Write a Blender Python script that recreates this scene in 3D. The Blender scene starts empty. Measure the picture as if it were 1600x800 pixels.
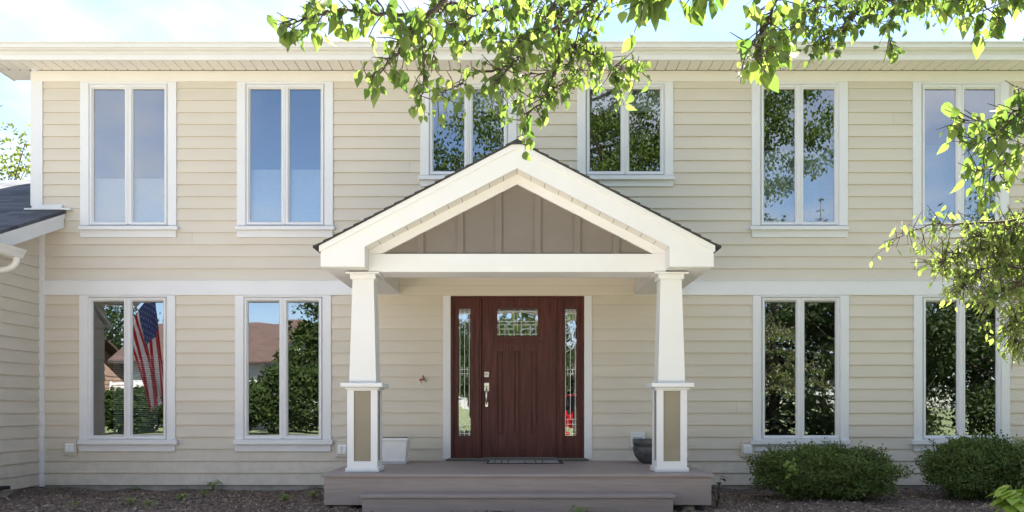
import bpy, math, random
from mathutils import Vector, Matrix
R = math.radians
rnd = random.Random(7)
S = bpy.context.scene
COL = S.collection

# ------------------------------------------------------------------ camera
F, VX, HZ, D, ZC = 1280.0, 808.0, 637.0, 10.24, 1.03      # photo pixels (1600 wide), metres
cam_d = bpy.data.cameras.new('camera')
cam = bpy.data.objects.new('camera', cam_d); COL.objects.link(cam)
cam.location = (0, -D, ZC); cam.rotation_euler = (R(90), 0, 0)
cam_d.sensor_width = 36; cam_d.lens = 36 * F / 1600
cam_d.shift_x = -(VX - 800) / 1600; cam_d.shift_y = (HZ - 400) / 1600
cam_d.clip_start = 0.05; cam_d.clip_end = 3000
S.camera = cam

# ------------------------------------------------------------------ sun and sky
SUN_EL, SUN_AZ = 50.0, 33.0          # azimuth measured from +Y (behind the house) towards +X
sv = Vector((math.sin(R(SUN_AZ)) * math.cos(R(SUN_EL)), math.cos(R(SUN_AZ)) * math.cos(R(SUN_EL)), math.sin(R(SUN_EL))))
sl = bpy.data.lights.new('sun', 'SUN'); sl.energy = 5.0; sl.angle = R(0.5); sl.color = (1, 0.95, 0.87)
so = bpy.data.objects.new('sun', sl); COL.objects.link(so); so.location = sv * 60
so.rotation_euler = sv.to_track_quat('Z', 'Y').to_euler()

CLOUD = 6.1
W = bpy.data.worlds.new('World'); S.world = W; W.use_nodes = True
nt = W.node_tree; nt.nodes.clear()
N = nt.nodes.new; L = nt.links.new
sky = N('ShaderNodeTexSky'); sky.sky_type = 'NISHITA'; sky.sun_disc = False
sky.sun_elevation = R(SUN_EL); sky.sun_rotation = R(SUN_AZ); sky.air_density = 0.8; sky.dust_density = 0.05; sky.ozone_density = 1.2
tc = N('ShaderNodeTexCoord'); sep = N('ShaderNodeSeparateXYZ'); L(tc.outputs['Generated'], sep.inputs[0])
mz = N('ShaderNodeMath'); mz.operation = 'MAXIMUM'; L(sep.outputs['Z'], mz.inputs[0]); mz.inputs[1].default_value = 0.0
az = N('ShaderNodeMath'); az.operation = 'ADD'; L(mz.outputs[0], az.inputs[0]); az.inputs[1].default_value = 0.22
dx = N('ShaderNodeMath'); dx.operation = 'DIVIDE'; L(sep.outputs['X'], dx.inputs[0]); L(az.outputs[0], dx.inputs[1])
dy = N('ShaderNodeMath'); dy.operation = 'DIVIDE'; L(sep.outputs['Y'], dy.inputs[0]); L(az.outputs[0], dy.inputs[1])
cmb = N('ShaderNodeCombineXYZ'); L(dx.outputs[0], cmb.inputs[0]); L(dy.outputs[0], cmb.inputs[1]); cmb.inputs[2].default_value = CLOUD
cn = N('ShaderNodeTexNoise'); cn.inputs['Scale'].default_value = 1.15; cn.inputs['Detail'].default_value = 7; cn.inputs['Roughness'].default_value = 0.56
cn.inputs['Distortion'].default_value = 0.35
L(cmb.outputs[0], cn.inputs['Vector'])
cr = N('ShaderNodeMapRange'); cr.interpolation_type = 'SMOOTHSTEP'; cr.inputs['From Min'].default_value = 0.39; cr.inputs['From Max'].default_value = 0.66
cr.inputs['To Max'].default_value = 0.85
L(cn.outputs['Fac'], cr.inputs['Value'])
cmix = N('ShaderNodeMix'); cmix.data_type = 'RGBA'
L(cr.outputs['Result'], cmix.inputs['Factor']); L(sky.outputs[0], cmix.inputs['A']); cmix.inputs['B'].default_value = (4.3, 4.4, 4.7, 1)
bg = N('ShaderNodeBackground'); bg.inputs['Strength'].default_value = 0.05
L(cmix.outputs['Result'], bg.inputs['Color'])
wo = N('ShaderNodeOutputWorld'); L(bg.outputs[0], wo.inputs['Surface'])

S.view_settings.view_transform = 'Standard'; S.view_settings.look = 'None'
S.view_settings.gamma = 1.0; S.view_settings.exposure = 2.9
S.cycles.use_denoising = True
S.cycles.max_bounces = 8; S.cycles.transparent_max_bounces = 12
S.cycles.sample_clamp_indirect = 6.0

# ------------------------------------------------------------------ helpers
def P(px, py, Y):
    d = D + Y
    return Vector(((px - VX) * d / F, Y, ZC + (HZ - py) * d / F))
def X_(px, Y=0.0): return (px - VX) * (D + Y) / F
def Z_(py, Y=0.0): return ZC + (HZ - py) * (D + Y) / F

class MB:
    def __init__(s): s.v = []; s.f = []; s.m = []; s.smooth = []
    def add(s, vs, fs, mi=0, sm=False):
        o = len(s.v); s.v.extend([tuple(p) for p in vs])
        for f in fs:
            s.f.append(tuple(i + o for i in f)); s.m.append(mi); s.smooth.append(sm)
    def box(s, x0, x1, y0, y1, z0, z1, mi=0, c=0.0):
        if x0 > x1: x0, x1 = x1, x0
        if y0 > y1: y0, y1 = y1, y0
        if z0 > z1: z0, z1 = z1, z0
        if c <= 0:
            vs = [(x, y, z) for z in (z0, z1) for y in (y0, y1) for x in (x0, x1)]
            fs = [(0, 2, 3, 1), (4, 5, 7, 6), (0, 1, 5, 4), (2, 6, 7, 3), (0, 4, 6, 2), (1, 3, 7, 5)]
            s.add(vs, fs, mi)
        else:                                   # chamfered box
            c = min(c, (x1 - x0) * .45, (y1 - y0) * .45, (z1 - z0) * .45)
            idx = {}; vs = []
            for i, (X, sx) in enumerate(((x0, 1), (x1, -1))):
                for j, (Y, sy) in enumerate(((y0, 1), (y1, -1))):
                    for k, (Z, sz) in enumerate(((z0, 1), (z1, -1))):
                        for a in range(3):
                            p = [X + sx * c, Y + sy * c, Z + sz * c]; p[a] = (X, Y, Z)[a]
                            idx[(i, j, k, a)] = len(vs); vs.append(p)
            fs = []
            for a in range(3):
                b, d_ = (a + 1) % 3, (a + 2) % 3
                for e in (0, 1):
                    q = []
                    for (u, w) in ((0, 0), (1, 0), (1, 1), (0, 1)):
                        t = [0, 0, 0]; t[a] = e; t[b] = u; t[d_] = w; q.append(idx[(*t, a)])
                    fs.append(tuple(q if e else q[::-1]))
                for u in (0, 1):                 # edges along axis a
                    for w in (0, 1):
                        q = []
                        for (e, ax) in ((0, b), (1, b), (1, d_), (0, d_)):
                            t = [0, 0, 0]; t[a] = e; t[b] = u; t[d_] = w; q.append(idx[(*t, ax)])
                        fs.append(tuple(q if (u ^ w) == 0 else q[::-1]))
            for i in (0, 1):
                for j in (0, 1):
                    for k in (0, 1):
                        fs.append(tuple(idx[(i, j, k, a)] for a in range(3)))
            s.add(vs, fs, mi)
    def prism_y(s, poly, y0, y1, mi=0):        # poly of (x,z), extruded along y
        n = len(poly)
        vs = [(x, y0, z) for x, z in poly] + [(x, y1, z) for x, z in poly]
        s.add(vs, [tuple(range(n)), tuple(range(2 * n - 1, n - 1, -1))] + [(i, i + n, (i + 1) % n + n, (i + 1) % n) for i in range(n)], mi)
    def prism_x(s, poly, x0, x1, mi=0):        # poly of (y,z)
        n = len(poly)
        vs = [(x0, y, z) for y, z in poly] + [(x1, y, z) for y, z in poly]
        s.add(vs, [tuple(range(n - 1, -1, -1)), tuple(range(n, 2 * n))] + [(i, (i + 1) % n, (i + 1) % n + n, i + n) for i in range(n)], mi)
    def tube(s, pts, rad, n=6, mi=0, sm=True):
        pts = [Vector(p) for p in pts]
        if not hasattr(rad, '__len__'): rad = [rad] * len(pts)
        vs = []; fs = []; up = None
        for i, p in enumerate(pts):
            t = (pts[min(i + 1, len(pts) - 1)] - pts[max(i - 1, 0)])
            if t.length < 1e-9: t = Vector((0, 0, 1))
            t.normalize()
            if up is None: up = t.orthogonal().normalized()
            else:
                up = up - t * up.dot(t)
                up = up.normalized() if up.length > 1e-6 else t.orthogonal().normalized()
            w = t.cross(up)
            for k in range(n):
                a = 2 * math.pi * k / n
                vs.append(p + (up * math.cos(a) + w * math.sin(a)) * rad[i])
        for i in range(len(pts) - 1):
            for k in range(n):
                fs.append((i * n + k, i * n + (k + 1) % n, (i + 1) * n + (k + 1) % n, (i + 1) * n + k))
        fs.append(tuple(range(n - 1, -1, -1))); fs.append(tuple(range((len(pts) - 1) * n, len(pts) * n)))
        s.add(vs, fs, mi, sm)
    def lathe(s, prof, cx, cy, n=32, mi=0):
        vs = []; fs = []
        for r, z in prof:
            for k in range(n):
                a = 2 * math.pi * k / n; vs.append((cx + r * math.cos(a), cy + r * math.sin(a), z))
        for i in range(len(prof) - 1):
            for k in range(n):
                fs.append((i * n + k, i * n + (k + 1) % n, (i + 1) * n + (k + 1) % n, (i + 1) * n + k))
        fs.append(tuple(range(n - 1, -1, -1)))
        s.add(vs, fs, mi, True)
    def frustum(s, cx, cy, z0, h0, z1, h1, mi=0):
        vs = [(cx + a * h0, cy + b * h0, z0) for a, b in ((-1, -1), (1, -1), (1, 1), (-1, 1))] + \
             [(cx + a * h1, cy + b * h1, z1) for a, b in ((-1, -1), (1, -1), (1, 1), (-1, 1))]
        s.add(vs, [(3, 2, 1, 0), (4, 5, 6, 7), (0, 1, 5, 4), (1, 2, 6, 5), (2, 3, 7, 6), (3, 0, 4, 7)], mi)
    def leaf(s, base, d, nrm, ln, wd, fold=0.25, curl=0.2, mi=0):
        d = d.normalized(); sd = d.cross(nrm)
        if sd.length < 1e-5: sd = d.orthogonal()
        sd.normalize(); n = sd.cross(d)
        st = ((0.0, .06), (.14, .72), (.36, 1.0), (.62, .74), (.84, .3))
        vs = []
        for t, w in st:
            c = base + d * (t * ln) - n * (curl * t * t * ln)
            h = w * wd * .5
            vs += [c - sd * h + n * (fold * h), c, c + sd * h + n * (fold * h)]
        vs.append(base + d * ln - n * (curl * ln))
        fs = []
        for i in range(len(st) - 1):
            a = i * 3; fs += [(a, a + 1, a + 4, a + 3), (a + 1, a + 2, a + 5, a + 4)]
        a = (len(st) - 1) * 3; fs += [(a, a + 1, a + 3), (a + 1, a + 2, a + 3)]
        s.add(vs, fs, mi, True)
    def chip(s, base, d, nrm, ln, wd, fold=0.2, mi=0):   # small leaf of four corners
        d = d.normalized(); sd = d.cross(nrm)
        if sd.length < 1e-5: sd = d.orthogonal()
        sd.normalize(); n = sd.cross(d)
        m = base + d * (ln * .42)
        s.add([base, m - sd * wd * .5 + n * fold * wd, base + d * ln, m + sd * wd * .5 + n * fold * wd], [(0, 1, 2), (0, 2, 3)], mi)
    def build(s, name, mats, parent=None, loc=None):
        me = bpy.data.meshes.new(name); me.from_pydata(s.v, [], s.f)
        for m in (mats if isinstance(mats, (list, tuple)) else [mats]): me.materials.append(m)
        me.polygons.foreach_set('material_index', s.m); me.polygons.foreach_set('use_smooth', s.smooth); me.update()
        o = bpy.data.objects.new(name, me); COL.objects.link(o)
        if loc is not None:
            me.transform(Matrix.Translation(-Vector(loc))); o.location = loc
        if parent is not None:
            o.parent = parent; o.matrix_parent_inverse = Matrix.Translation(-Vector(parent.location)) if parent.type == 'EMPTY' else Matrix.Identity(4)
        return o

def tag(o, label=None, cat=None, group=None, kind=None):
    if label: o['label'] = label
    if cat: o['category'] = cat
    if group: o['group'] = group
    if kind: o['kind'] = kind
    return o
def thing(name, label, cat, loc=(0, 0, 0), group=None):
    o = bpy.data.objects.new(name, None); COL.objects.link(o); o.location = loc; o.empty_display_size = .2
    return tag(o, label, cat, group)
def copy_tree(o, parent=None):
    c = o.copy(); COL.objects.link(c)
    if parent is not None: c.parent = parent
    for ch in list(o.children): copy_tree(ch, c)
    return c

# ------------------------------------------------------------------ materials
def mat(name, col, rough=.6, var=.06, scale=6.0, bump=0.0, bscale=60.0, metal=0.0, spec=.5, stretch=None, col2=None):
    m = bpy.data.materials.new(name); m.use_nodes = True; t = m.node_tree; b = t.nodes['Principled BSDF']
    b.inputs['Roughness'].default_value = rough; b.inputs['Metallic'].default_value = metal
    b.inputs['Specular IOR Level'].default_value = spec
    co = t.nodes.new('ShaderNodeTexCoord'); vec = co.outputs['Object']
    if stretch:
        mp = t.nodes.new('ShaderNodeMapping'); mp.inputs['Scale'].default_value = stretch; t.links.new(vec, mp.inputs[0]); vec = mp.outputs[0]
    no = t.nodes.new('ShaderNodeTexNoise'); no.inputs['Scale'].default_value = scale; no.inputs['Detail'].default_value = 6
    t.links.new(vec, no.inputs['Vector'])
    mx = t.nodes.new('ShaderNodeMix'); mx.data_type = 'RGBA'
    rm = t.nodes.new('ShaderNodeMapRange'); rm.inputs['From Min'].default_value = .3; rm.inputs['From Max'].default_value = .7
    t.links.new(no.outputs['Fac'], rm.inputs['Value']); t.links.new(rm.outputs['Result'], mx.inputs['Factor'])
    c2 = col2 or tuple(min(1, c * (1 + var)) for c in col); c1 = col if col2 else tuple(c * (1 - var) for c in col)
    mx.inputs['A'].default_value = (*c1, 1); mx.inputs['B'].default_value = (*c2, 1)
    t.links.new(mx.outputs['Result'], b.inputs['Base Color'])
    if bump:
        n2 = t.nodes.new('ShaderNodeTexNoise'); n2.inputs['Scale'].default_value = bscale; n2.inputs['Detail'].default_value = 4; t.links.new(vec, n2.inputs['Vector'])
        bp = t.nodes.new('ShaderNodeBump'); bp.inputs['Strength'].default_value = bump; bp.inputs['Distance'].default_value = .01
        t.links.new(n2.outputs['Fac'], bp.inputs['Height']); t.links.new(bp.outputs[0], b.inputs['Normal'])
    return m

def leaf_mat(name, c1, c2, trans=.45, rough=.42, tcol=None, spec=.35):
    m = bpy.data.materials.new(name); m.use_nodes = True; t = m.node_tree; t.nodes.clear()
    g = t.nodes.new('ShaderNodeNewGeometry')
    mx = t.nodes.new('ShaderNodeMix'); mx.data_type = 'RGBA'; mx.inputs['A'].default_value = (*c1, 1); mx.inputs['B'].default_value = (*c2, 1)
    t.links.new(g.outputs['Random Per Island'], mx.inputs['Factor'])
    b = t.nodes.new('ShaderNodeBsdfPrincipled'); b.inputs['Roughness'].default_value = rough; b.inputs['Specular IOR Level'].default_value = spec
    t.links.new(mx.outputs['Result'], b.inputs['Base Color'])
    tr = t.nodes.new('ShaderNodeBsdfTranslucent')
    k = tcol or (1.6, 1.75, .7)
    ml = t.nodes.new('ShaderNodeMix'); ml.data_type = 'RGBA'; ml.blend_type = 'MULTIPLY'; ml.inputs['Factor'].default_value = 1
    ml.inputs['B'].default_value = (*k, 1); t.links.new(mx.outputs['Result'], ml.inputs['A']); t.links.new(ml.outputs['Result'], tr.inputs['Color'])
    ms = t.nodes.new('ShaderNodeMixShader'); ms.inputs[0].default_value = trans
    t.links.new(b.outputs[0], ms.inputs[1]); t.links.new(tr.outputs[0], ms.inputs[2])
    o = t.nodes.new('ShaderNodeOutputMaterial'); t.links.new(ms.outputs[0], o.inputs[0])
    return m

def glass_mat(name, refl=.22, wob=.12, wscale=2.2, tint=(.75, .82, .8), rough=0.0):
    m = bpy.data.materials.new(name); m.use_nodes = True; t = m.node_tree; t.nodes.clear()
    co = t.nodes.new('ShaderNodeTexCoord'); no = t.nodes.new('ShaderNodeTexNoise'); no.inputs['Scale'].default_value = wscale; no.inputs['Detail'].default_value = 1
    t.links.new(co.outputs['Object'], no.inputs['Vector'])
    bp = t.nodes.new('ShaderNodeBump'); bp.inputs['Strength'].default_value = wob; bp.inputs['Distance'].default_value = .02; t.links.new(no.outputs['Fac'], bp.inputs['Height'])
    gl = t.nodes.new('ShaderNodeBsdfGlossy'); gl.inputs['Roughness'].default_value = rough; gl.inputs['Color'].default_value = (.95, .97, 1, 1)
    t.links.new(bp.outputs[0], gl.inputs['Normal'])
    tr = t.nodes.new('ShaderNodeBsdfTransparent'); tr.inputs['Color'].default_value = (*tint, 1)
    fr = t.nodes.new('ShaderNodeFresnel'); fr.inputs['IOR'].default_value = 1.5
    mr = t.nodes.new('ShaderNodeMapRange'); mr.inputs['From Min'].default_value = .04; mr.inputs['From Max'].default_value = 1; mr.inputs['To Min'].default_value = refl; mr.inputs['To Max'].default_value = 1
    t.links.new(fr.outputs[0], mr.inputs['Value'])
    ms = t.nodes.new('ShaderNodeMixShader'); t.links.new(mr.outputs['Result'], ms.inputs[0]); t.links.new(tr.outputs[0], ms.inputs[1]); t.links.new(gl.outputs[0], ms.inputs[2])
    o = t.nodes.new('ShaderNodeOutputMaterial'); t.links.new(ms.outputs[0], o.inputs[0])
    return m

def shingle_mat(name, c1, c2, cm, bw=.16, rh=.07, swap=False):
    m = bpy.data.materials.new(name); m.use_nodes = True; t = m.node_tree; b = t.nodes['Principled BSDF']; b.inputs['Roughness'].default_value = .9
    co = t.nodes.new('ShaderNodeTexCoord'); br = t.nodes.new('ShaderNodeTexBrick')
    br.inputs['Scale'].default_value = 1.0; br.inputs['Brick Width'].default_value = bw; br.inputs['Row Height'].default_value = rh
    br.inputs['Mortar Size'].default_value = .004; br.inputs['Color1'].default_value = (*c1, 1); br.inputs['Color2'].default_value = (*c2, 1); br.inputs['Mortar'].default_value = (*cm, 1)
    br.offset = .37
    t.links.new(co.outputs['Object'], br.inputs['Vector'])
    no = t.nodes.new('ShaderNodeTexNoise'); no.inputs['Scale'].default_value = 180; t.links.new(co.outputs['Object'], no.inputs['Vector'])
    ov = t.nodes.new('ShaderNodeMix'); ov.data_type = 'RGBA'; ov.blend_type = 'OVERLAY'; ov.inputs['Factor'].default_value = .35
    t.links.new(br.outputs['Color'], ov.inputs['A']); t.links.new(no.outputs['Color'], ov.inputs['B']); t.links.new(ov.outputs['Result'], b.inputs['Base Color'])
    return m

M = {}
M['siding'] = mat('beige_siding_paint', (.60, .54, .452), .62, .03, 2.2, .12, 90, stretch=(.6, 1, 3))
def weather(m, tone=.03, z0=.03, z1=.75):
    """board to board tone and splashed soil low on the wall"""
    t = m.node_tree; b = t.nodes['Principled BSDF']; src = b.inputs['Base Color'].links[0].from_socket
    g = t.nodes.new('ShaderNodeNewGeometry'); mr = t.nodes.new('ShaderNodeMapRange'); mr.inputs['To Min'].default_value = 1 - tone; mr.inputs['To Max'].default_value = 1 + tone * .6
    t.links.new(g.outputs['Random Per Island'], mr.inputs['Value'])
    mu = t.nodes.new('ShaderNodeMix'); mu.data_type = 'RGBA'; mu.blend_type = 'MULTIPLY'; mu.inputs['Factor'].default_value = 1
    t.links.new(src, mu.inputs['A']); t.links.new(mr.outputs['Result'], mu.inputs['B'])
    co = t.nodes.new('ShaderNodeTexCoord'); sp = t.nodes.new('ShaderNodeSeparateXYZ'); t.links.new(co.outputs['Object'], sp.inputs[0])
    mz = t.nodes.new('ShaderNodeMapRange'); mz.inputs['From Min'].default_value = z1; mz.inputs['From Max'].default_value = z0; t.links.new(sp.outputs['Z'], mz.inputs['Value'])
    no = t.nodes.new('ShaderNodeTexNoise'); no.inputs['Scale'].default_value = 7; no.inputs['Detail'].default_value = 8; no.inputs['Roughness'].default_value = .7; t.links.new(co.outputs['Object'], no.inputs['Vector'])
    nr = t.nodes.new('ShaderNodeMapRange'); nr.inputs['From Min'].default_value = .42; nr.inputs['From Max'].default_value = .72; nr.inputs['To Max'].default_value = .32; t.links.new(no.outputs['Fac'], nr.inputs['Value'])
    mm = t.nodes.new('ShaderNodeMath'); mm.operation = 'MULTIPLY'; t.links.new(mz.outputs['Result'], mm.inputs[0]); t.links.new(nr.outputs['Result'], mm.inputs[1])
    md = t.nodes.new('ShaderNodeMix'); md.data_type = 'RGBA'; t.links.new(mm.outputs[0], md.inputs['Factor']); t.links.new(mu.outputs['Result'], md.inputs['A']); md.inputs['B'].default_value = (.22, .18, .14, 1)
    t.links.new(md.outputs['Result'], b.inputs['Base Color'])
weather(M['siding'])
M['trim'] = mat('white_trim_paint', (.69, .685, .69), .5, .02, 3, .06, 70)
M['cream'] = mat('porch_white_paint', (.69, .68, .66), .5, .02, 3, .06, 70)
M['dark_strip'] = mat('dark_strip_grey', (.12, .115, .10), .7, .05, 10)  # for painted shadow strips at glass tops; also the threshold's own grey
M['soffit'] = mat('soffit_paint', (.72, .685, .63), .6, .02, 3)
M['groove'] = mat('groove_dark', (.16, .14, .12), .9, .1, 10)
M['vinyl'] = mat('window_vinyl', (.69, .685, .69), .38, .015, 4)
M['tan'] = mat('tan_panel_paint', (.160, .134, .110), .6, .05, 3, .1, 60)
M['olive'] = mat('olive_panel_paint', (.25, .215, .15), .6, .05, 4, .1, 60)
M['wood'] = mat('mahogany_door', (.088, .027, .021), .5, .35, 5, .12, 40, spec=.25, stretch=(9, 9, .6))
M['deck'] = mat('composite_decking', (.285, .235, .215), .6, .10, 5, .15, 40, stretch=(.5, 7, 9))
M['concrete'] = mat('foundation_concrete', (.30, .28, .25), .9, .22, 5, .4, 35)
M['glass'] = glass_mat('window_glass', .29, .07, 1.6)
M['lead_glass'] = glass_mat('leaded_glass', .34, .05, 6, (.8, .82, .78))
M['lead'] = mat('lead_came', (.62, .62, .60), .35, .05, 20, metal=.6)
M['nickel'] = mat('satin_nickel', (.72, .68, .62), .28, .04, 20, metal=1)
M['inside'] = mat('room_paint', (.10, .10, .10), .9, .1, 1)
M['shade'] = mat('shade_fabric', (.42, .43, .45), .9, .05, 30)
M['shingle'] = shingle_mat('asphalt_shingles', (.030, .034, .045), (.10, .105, .12), (.012, .013, .016), .34, .145)
M['porch_shingle'] = mat('porch_shingles', (.045, .042, .042), .95, .3, 30, .4, 80)
M['red_roof'] = shingle_mat('brown_red_shingles', (.062, .038, .031), (.082, .050, .041), (.04, .026, .022), .3, .14)
M['white'] = mat('white_plastic', (.80, .80, .80), .35, .02, 10)
M['pot_white'] = mat('white_resin_pot', (.74, .73, .73), .45, .04, 12, .08, 60)
M['pot_dark'] = mat('dark_glazed_pot', (.075, .075, .075), .55, .35, 18, .35, 40)
M['black'] = mat('black_band', (.02, .02, .02), .6, .2, 20)
M['red_plastic'] = mat('red_wire_cap', (.45, .02, .02), .4, .05, 10)
M['brass'] = mat('brass_wire', (.35, .25, .14), .4, .1, 30, metal=.8)
M['bark'] = mat('bark', (.060, .042, .032), .9, .4, 20, .6, 50, stretch=(1, 1, .3))
M['mulch'] = mat('mulch_soil', (.062, .043, .033), .95, .4, 14, .9, 60, col2=(.165, .118, .090))
M['chips'] = leaf_mat('mulch_chips', (.06, .04, .03), (.42, .34, .27), .0, .9, None, .1)
M['grass'] = mat('lawn_grass', (.085, .115, .040), .9, .3, 6, .6, 80, col2=(.13, .155, .065))
M['asphalt'] = mat('road_asphalt', (.055, .055, .055), .9, .15, 8, .3, 80)
M['paving'] = mat('concrete_paving', (.47, .43, .375), .85, .12, 3, .2, 60)
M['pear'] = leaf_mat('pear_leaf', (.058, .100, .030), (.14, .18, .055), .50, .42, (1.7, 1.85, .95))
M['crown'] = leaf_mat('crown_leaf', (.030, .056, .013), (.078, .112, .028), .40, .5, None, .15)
M['orn'] = leaf_mat('crabapple_leaf', (.085, .12, .038), (.17, .21, .075), .52, .30, (1.65, 1.75, .85))
M['box'] = leaf_mat('shrub_leaf', (.06, .10, .03), (.17, .215, .075), .32, .7, None, .12)
M['shaded_leaf'] = leaf_mat('shaded_garden_leaf', (.016, .032, .012), (.042, .062, .020), .25, .55, None, .2)  # shade on the garden trees is put into this darkened leaf colour
M['spruce'] = leaf_mat('spruce_needles', (.012, .024, .012), (.028, .046, .022), .1, .6)
M['lime'] = leaf_mat('lime_leaf', (.30, .42, .06), (.42, .52, .10), .3, .5, (1.2, 1.2, .8))
M['varieg'] = leaf_mat('variegated_leaf', (.45, .48, .30), (.16, .24, .06), .3, .5, (1.1, 1.1, .9))
M['weed'] = leaf_mat('weed_leaf', (.13, .21, .03), (.24, .33, .07), .35, .5)
M['back_leaf'] = leaf_mat('back_tree_leaf', (.07, .10, .02), (.15, .17, .04), .4, .5, (1.3, 1.3, .8))
M['hedge'] = leaf_mat('hedge_leaf', (.018, .036, .010), (.048, .070, .020), .3, .6, None, .1)
M['flag_red'] = leaf_mat('flag_red', (.55, .025, .04), (.55, .025, .04), .5, .7, (1.0, 1.0, 1.0), .1)
M['flag_white'] = leaf_mat('flag_white', (.85, .84, .82), (.85, .84, .82), .5, .7, (1.0, 1.0, 1.0), .1)
M['flag_blue'] = leaf_mat('flag_blue', (.075, .10, .27), (.075, .10, .27), .5, .7, (1.0, 1.0, 1.0), .1)
M['pole_white'] = mat('pole_white', (.7, .7, .7), .3, .03, 12)
M['nwhite'] = mat('neighbour_siding', (.50, .50, .49), .7, .04, 4)
M['dark_win'] = mat('dark_window', (.02, .022, .025), .1, .1, 4)
M['brick'] = shingle_mat('tan_brick', (.32, .20, .14), (.38, .25, .18), (.4, .37, .33), .22, .075)
M['car_red'] = mat('red_car_paint', (.50, .012, .02), .25, .03, 4)
M['tyre'] = mat('tyre_rubber', (.02, .02, .02), .8, .1, 20)
M['mat_dark'] = mat('mat_rubber', (.022, .022, .024), .9, .2, 30)
M['mat_grey'] = mat('mat_fibre', (.30, .29, .28), .95, .35, 60)
M['screen'] = mat('grey_cover', (.36, .40, .44), .5, .1, 30)
M['stone'] = mat('field_stone', (.22, .20, .15), .9, .3, 8, .4, 20)

# ------------------------------------------------------------------ the setting
from mathutils import noise as mnoise
def gz(x, y):
    wall = max(0.0, 1 + y / .45)
    return .045 * mnoise.fractal(Vector((x * 1.7, y * 1.7, 3.1)), 1.0, 2.0, 5) + wall * (.02 + .06 * mnoise.noise(Vector((x * 1.1, 7.7, .4)))) + .012 * mnoise.noise(Vector((x * 9, y * 9, 1.2)))
def sheet(name, x0, x1, y0, y1, z, m, nx=1, ny=1, amp=0.0, keep=None):
    mb = MB(); vs = []; fs = []
    for j in range(ny + 1):
        for i in range(nx + 1):
            x = x0 + (x1 - x0) * i / nx; y = y0 + (y1 - y0) * j / ny
            h = gz(x, y) if amp else 0
            vs.append((x, y, z + h))
    for j in range(ny):
        for i in range(nx):
            a = j * (nx + 1) + i; fs.append((a, a + 1, a + nx + 2, a + nx + 1))
    mb.add(vs, fs, 0, bool(amp))
    return tag(mb.build(name, m), kind='structure')
sheet('ground', -900, 900, -900, 900, -.05, M['grass'])
sheet('mulch_bed', -6.2, 9.0, -3.0, .05, .0, M['mulch'], 300, 80, .05)
sheet('lawn', -60, 60, -13.0, -3.0, .004, M['grass'])
sheet('bounce_paving_front', -1.9, 3.4, -9.6, -2.75, .03, M['paving'])  # unseen pale paving, added and widened to bounce light onto the facade
sheet('bounce_paving_left', -14, -2.0, -13.4, -2.7, .02, M['paving'])  # out of view, added as a warm reflector for the left wall
sheet('road', -120, 120, -20.5, -13.4, -.02, M['asphalt'])
mb = MB(); mb.box(-120, 120, -13.4, -13.25, -.04, .03); tag(mb.build('kerb', M['paving']), kind='structure')

# ------------------------------------------------------------------ the house
house = thing('house', 'two storey beige clapboard house with white trim and a gabled entry porch', 'house', (0, 0, 0))
PX = 125.0
COURSE = .15; ZBOT = Z_(757.5)
FR_BOT = Z_(127); FR_TOP = Z_(112.5)           # frieze
BAND0, BAND1 = Z_(461), Z_(438)
XL, XR = X_(48), 8.6                            # main wall corners
XW = X_(62.5)                                   # wing side wall plane

class Win: pass
wins = []
def addwin(cx, upper, short=False, kind=''):
    w = Win(); w.cx = cx; w.upper = upper; w.kind = kind
    if upper:
        w.ft, w.gt = 130.5, 138.0
        w.gb, w.fb, w.s0, w.s1, w.a1 = (267.0, 272.8, 274.0, 280.0, 291.0) if short else (345.5, 351.5, 353.0, 358.5, 370.5)
        w.c0 = 126.8
    else:
        w.ft, w.gt, w.gb, w.fb, w.s0, w.s1, w.a1, w.c0 = 463.5, 470.5, 679.0, 685.5, 687.5, 694.5, 705.5, 461.0
    wins.append(w)
for cx in (200, 445): addwin(cx, True, kind='shade')
for cx in (732, 977): addwin(cx, True, True, kind='blind_top')
addwin(1250, True, kind='half'); addwin(1502, True, kind='rail')
for cx, k in ((198.5, 'blinds'), (442, ''), (1251.5, ''), (1503.5, '')): addwin(cx, False, kind=k)

opens = []
for w in wins:
    opens.append((X_(w.cx - 69), X_(w.cx + 69), Z_(w.a1 - 5), Z_(w.c0 - 3)))
opens.append((X_(697), X_(920), Z_(722), Z_(455)))           # door unit
opens.append((XL - 1, XR + 1, BAND0 + .03, BAND1 - .03))

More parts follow.
